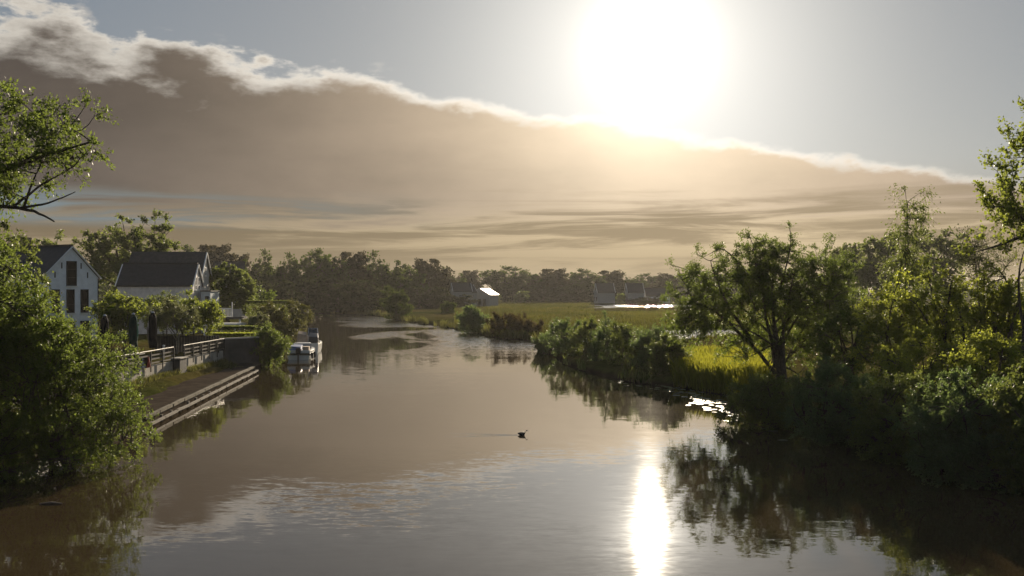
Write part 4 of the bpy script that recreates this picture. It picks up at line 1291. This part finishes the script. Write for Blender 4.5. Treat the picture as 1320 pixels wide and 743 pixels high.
FAR = [
    # px, top py, d, kind, width px, label
    (275, 318, 300, 1, 60, 'bronze-topped far tree behind the right gable of the long house'),
    (243, 322, 310, 0, 44, 'far tree top just above the ridge of the long house'),
    (306, 330, 290, 1, 40, 'bronze far tree above the dense round tree'),
    (332, 331, 280, 2, 46, 'ragged far tree right above the dense round tree'),
    (364, 335, 275, 2, 48, 'ragged lower far tree left of the tallest far tree'),
    (409, 326, 290, 0, 58, 'tallest rounded far tree above the river bend'),
    (453, 327, 300, 1, 50, 'rounded bronze far tree, right neighbour of the tallest'),
    (492, 332, 305, 2, 58, 'two-topped far tree behind the far bank tip'),
    (524, 345, 320, 0, 44, 'lower far tree right of the two-topped one'),
    (553, 336, 340, 1, 50, 'domed far tree left of the pale cottages'),
    (580, 350, 400, 2, 40, 'low far tree directly left above the pale cottages'),
    (605, 350, 430, 1, 30, 'small far tree top between cottages and shed'),
    (651, 347, 440, 0, 70, 'broad far tree right behind the bright-roofed shed'),
    (690, 353, 450, 2, 50, 'far tree second to the right of the shed'),
    (712, 348, 440, 1, 48, 'far tree third to the right of the shed'),
    (750, 350, 450, 0, 50, 'far tree left of the grey gabled far house'),
    (786, 350, 470, 1, 44, 'far tree behind the grey gabled far house'),
    (812, 356, 480, 2, 40, 'far tree between the two far houses on the right'),
    (835, 355, 500, 0, 44, 'far tree directly behind the long white far house'),
    (870, 354, 470, 1, 60, 'far tree at the left edge of the willow crown'),
    (915, 352, 460, 0, 70, 'far tree seen through the left part of the willow crown'),
    (960, 350, 460, 2, 70, 'far tree hidden mostly behind the middle of the willow'),
    (395, 358, 262, 3, 70, 'wide dark undergrowth bush below the tallest far tree'),
    (455, 360, 268, 3, 80, 'wide dark undergrowth bush right at the river bend'),
    (345, 362, 240, 3, 70, 'wide dark bush behind the sunlit garden bush'),
    (540, 370, 300, 3, 70, 'wide low bush behind the small far bank tree'),
    (580, 380, 305, 3, 56, 'wide low bush before the pale cottages'),
    (700, 366, 430, 3, 80, 'wide low bush in the treeline between shed and pond'),
    (745, 368, 420, 3, 60, 'wide olive low bush left of the pond'),
    (834, 383, 385, 3, 44, 'clipped looking low hedge bush before the long white far house'),
    (880, 372, 430, 3, 70, 'wide low bush where treeline meets the willow'),
    (435, 376, 255, 3, 60, 'low dark bush overhanging the river bend'),
]
rf = random.Random(3)
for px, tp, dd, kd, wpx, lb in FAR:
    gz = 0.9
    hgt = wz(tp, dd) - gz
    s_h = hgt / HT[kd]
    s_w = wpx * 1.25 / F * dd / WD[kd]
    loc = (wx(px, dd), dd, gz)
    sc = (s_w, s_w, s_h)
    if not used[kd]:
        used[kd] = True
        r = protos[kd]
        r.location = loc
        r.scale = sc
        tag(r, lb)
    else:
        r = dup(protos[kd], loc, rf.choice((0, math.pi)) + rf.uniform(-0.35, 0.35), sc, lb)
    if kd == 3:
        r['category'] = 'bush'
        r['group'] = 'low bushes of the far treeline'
# backdrop wood filling the ground behind the countable trees
rng = np.random.default_rng(77)
P = np.stack([rng.uniform(-330, 420, 2600), rng.uniform(520, 600, 2600), np.zeros(2600)], axis=1)
P[:, 2] = 1 + rng.random(2600) ** 0.7 * (7.5 + 2.5 * np.sin(P[:, 0] * 0.07) + 2 * np.sin(P[:, 0] * 0.19))
V, tint, tw = leaves(rng, P, unit(rng.normal(size=P.shape)), 22, 2.6, 1.0, 0.75)
o = link('distant_wood', quads_mesh('distant_wood', V, 'leaf_far', tint))
tag(o, 'distant hazy wood closing the horizon behind the far treeline', 'wood', kind='stuff')
rng = np.random.default_rng(78)
P = np.stack([rng.uniform(-190, -52, 900), rng.uniform(300, 340, 900), np.zeros(900)], axis=1)
P[:, 2] = 1 + rng.random(900) ** 0.7 * (7.5 + 2 * np.sin(P[:, 0] * 0.15))
V, tint, tw = leaves(rng, P, unit(rng.normal(size=P.shape)), 40, 1.6, 0.55, 0.4)
o = link('bend_thicket', quads_mesh('bend_thicket', V, 'leaf_far', tint))
tag(o, 'dark thicket filling the bank behind the river bend at left', 'thicket', kind='stuff')

# ---------------------------------------------------------------- far buildings
dd = 330.0
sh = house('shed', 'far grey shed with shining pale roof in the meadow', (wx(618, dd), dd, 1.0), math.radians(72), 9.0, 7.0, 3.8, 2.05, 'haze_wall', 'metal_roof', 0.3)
for uu in (-1.7, 0, 1.7):
    window(sh, -1, uu, 0.2, 1.0, 2.2, bars=0, sill=False)
FH = [(588, 322, 30, 6, 5.5, 4.6, 2.3, 'far cottage with dark roof left of the shed, left gable of the pair'),
      (606, 322, 195, 6, 5, 5.0, 2.4, 'far cottage with pale twin gable just left of the shed'),
      (790, 398, 190, 7, 6.0, 4.4, 3.4, 'far house with grey steep gable left above the pond'),
      (828, 398, 185, 6.5, 6.0, 4.4, 3.4, 'far house with white gable left of the long white far house')]
for px, d_, rz, L_, W_, hh_, ri, lb in FH:
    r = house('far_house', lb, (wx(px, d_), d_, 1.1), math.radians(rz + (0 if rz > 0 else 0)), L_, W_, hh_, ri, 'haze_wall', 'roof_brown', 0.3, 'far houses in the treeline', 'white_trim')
    for uu in (-1.4, 1.4):
        window(r, -1, uu, 1.0, 0.9, 1.5, bars=0, sill=False)
        window(r, 1, uu, 1.0, 0.9, 1.5, bars=0, sill=False, x=L_)
    window(r, -1, 0, hh_ + 0.6, 0.9, 1.2, bars=0, sill=False)
    window(r, 1, 0, hh_ + 0.6, 0.9, 1.2, bars=0, sill=False, x=L_)
r = house('far_house', 'long white far house with wide dark roof beside the willow', (wx(831, 400), 400, 1.1), math.radians(3), 9.5, 6.5, 3.0, 2.8, 'white_paint', 'roof_brown', 0.4, 'far houses in the treeline')
for i in range(4):
    MB().box(0.8 + i * 2.2, 1.7 + i * 2.2, -3.30, -3.253, 1.0, 2.3).build('window', 'window_glass', r)
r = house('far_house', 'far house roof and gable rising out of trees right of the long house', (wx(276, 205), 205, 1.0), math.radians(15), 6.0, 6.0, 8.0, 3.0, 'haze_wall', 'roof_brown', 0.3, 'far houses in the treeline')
window(r, 1, 0, 8.2, 0.9, 1.3, bars=0, x=6.0)
sh2 = empty('low_shelter', (wx(553, 330), 330, 0.9), 'low white-roofed shelter left of the pale cottages', 'shelter')
MB().box(0, 3.4, 0, 3, 4.2, 4.5).build('roof', 'metal_roof', sh2)
for xx in (0.2, 3.2):
    MB().box(xx - 0.1, xx + 0.1, 0.2, 0.4, 0, 4.197).build('post', 'haze_wall', sh2)
gs = empty('garden_shed', (wx(328, 150), 150, 1.2), 'small white-roofed garden shed behind the left bank bush', 'shed')
MB().box(0, 1.7, 0, 2, -0.2, 2.1).build('wall', 'pale_render', gs)
MB().prism([(-0.2, -0.2), (1.9, -0.2), (1.9, 2.2), (-0.2, 2.2)], 2.103, 2.3).build('roof', 'white_trim', gs)


# ---------------------------------------------------------------- grass
def grass(name, label, X, Y, hgt, wid, mat, seed, bend=0.35, cat='grass', tint=None):
    rng = np.random.default_rng(seed)
    k = len(X)
    Z = height(X, Y)
    ok = (Z > 0.06) & ((Y < 300) | (Z > 0.84)) & ~((Y > 262) & (Y < 395) & (X > 0.082 * Y) & (X < 0.165 * Y))
    X, Y, Z = X[ok], Y[ok], Z[ok]
    k = len(X)
    h_ = hgt * (0.5 + 0.9 * rng.random(k)) if np.isscalar(hgt) else hgt[ok] * (0.6 + 0.7 * rng.random(k))
    an = rng.random(k) * 6.28
    w_ = wid * (0.6 + 0.8 * rng.random(k))
    base = np.stack([X, Y, Z - 0.05], axis=1)
    sd = np.stack([np.cos(an), np.sin(an), np.zeros(k)], axis=1) * w_[:, None] * 0.5
    lean = np.stack([rng.normal(size=k), rng.normal(size=k), np.zeros(k)], axis=1) * (bend * h_)[:, None] * 0.5
    mid = base + lean * 0.35 + np.array([0, 0, 1]) * (h_ * 0.6)[:, None]
    tip = base + lean + np.array([0, 0, 1]) * h_[:, None]
    V = np.stack([base - sd, base + sd, mid + sd * 0.6, tip], axis=1)
    t = np.clip(0.42 + 0.45 * wobble(X * 0.22, Y * 0.10) + 0.3 * wobble(X * 0.9 + 7, Y * 0.35) + rng.normal(size=k) * 0.2, 0, 1) if tint is None else rng.random(k)
    o = link(name, quads_mesh(name, V, mat, t))
    tag(o, label, cat, kind='stuff')
    return o


rng = np.random.default_rng(200)
k = 120000
yy = 118 + (470 - 118) * rng.random(k) ** 0.9
xx = (rng.random(k) * 1.0 - 0.16) * yy * 0.36
grass('meadow_grass', 'green and straw-coloured rough meadow grass behind the far bank', xx, yy, 0.55, 0.16, 'grass_meadow', 201)
k = 26000
px = rng.uniform(868, 985, k)
dd_ = rng.uniform(57, 84, k)
grass('lime_grass', 'bright lime-green backlit tall grass on the bank left of the willow', (px - 660) / F * dd_, dd_, 1.0, 0.05, 'leaf_lime', 202, tint=1)


# reeds and sedge fringe following the right and far shores
def fringe(poly, k, lo, hi, seed):
    rng = np.random.default_rng(seed)
    P_ = np.array(poly)
    seg = np.linalg.norm(np.diff(P_, axis=0), axis=1)
    which = rng.choice(len(seg), k, p=seg / seg.sum())
    t = rng.random(k)
    A = P_[which] * (1 - t[:, None]) + P_[which + 1] * t[:, None]
    dv = unit(P_[which + 1] - P_[which])
    nr = np.stack([dv[:, 1], -dv[:, 0]], axis=1)
    return A + nr * rng.uniform(lo, hi, k)[:, None]


A = fringe(RIVER[14:24], 16000, -0.9, 1.6, 210)
grass('far_bank_reeds', 'low reed fringe along the far meadow bank', A[:, 0], A[:, 1], 0.9, 0.10, 'leaf_reed', 211, cat='reeds')
A = fringe(RIVER[27:41], 26000, -0.6, 1.8, 212)
grass('near_bank_sedge', 'dark sedge fringe at the foot of the right bank shrubs', A[:, 0], A[:, 1], 0.75, 0.045, 'leaf_dark', 213, cat='sedge')
A = fringe(RIVER[28:36], 7000, -0.3, 1.6, 216)
grass('point_reeds', 'tall thin reed stems standing along the water edge of the reed point', A[:, 0], A[:, 1], 1.5, 0.04, 'leaf_reed', 217, bend=0.5, cat='reeds', tint=1)
A = fringe(RIVER[4:11], 12000, -1.5, 1.0, 214)
grass('left_bank_reeds', 'low reed fringe along the left bank beyond the boats', A[:, 0], A[:, 1], 0.9, 0.09, 'leaf_reed', 215, cat='reeds')
# verge weeds along the wall foot: on the quay slab
rng = np.random.default_rng(220)
k = 9000
y_ = rng.uniform(46, 80, k)
w_ = 0.95 + 0.55 * np.sin(y_ * 0.55) * np.sin(y_ * 0.21 + 1)
x_ = -23.05 + np.abs(rng.normal(size=k)) * 0.42 * w_
ok = np.abs(y_ - 69.3) > 0.9
x_, y_ = x_[ok], y_[ok]
k = len(x_)
h_ = 0.55 * (0.3 + rng.random(k)) * np.clip(1.3 - (x_ + 23.05) / 1.4, 0.25, 1)
an = rng.random(k) * 6.28
base = np.stack([x_, y_, np.full(k, 0.40)], axis=1)
sd = np.stack([np.cos(an), np.sin(an), np.zeros(k)], axis=1) * 0.035
tip = base + np.stack([rng.normal(size=k) * 0.18, rng.normal(size=k) * 0.18, h_], axis=1)
V = np.stack([base - sd, base + sd, (base + tip) / 2 + sd * 0.8 + np.array([0, 0, 0.04]), tip], axis=1)
o = link('verge_weeds', quads_mesh('verge_weeds', V, 'leaf_reed', rng.random(k)))
tag(o, 'yellow-green weeds and grass along the foot of the retaining wall', 'weeds', kind='stuff')

# ---------------------------------------------------------------- haze
m, nt, out = new_mat('haze_air')
pv = nt.node('ShaderNodeVolumePrincipled')
pv.inputs['Color'].default_value = (0.93, 0.90, 0.86, 1)
pv.inputs['Density'].default_value = 0.00012
pv.inputs['Anisotropy'].default_value = 0.3
nt.put(out.inputs['Volume'], pv.outputs[0])
hb = MB().box(-2700, 2700, -80, 3100, -2.6, 22.0).build('haze', 'haze_air')
tag(hb, 'thin warm morning haze over river and meadow', 'haze', kind='stuff')
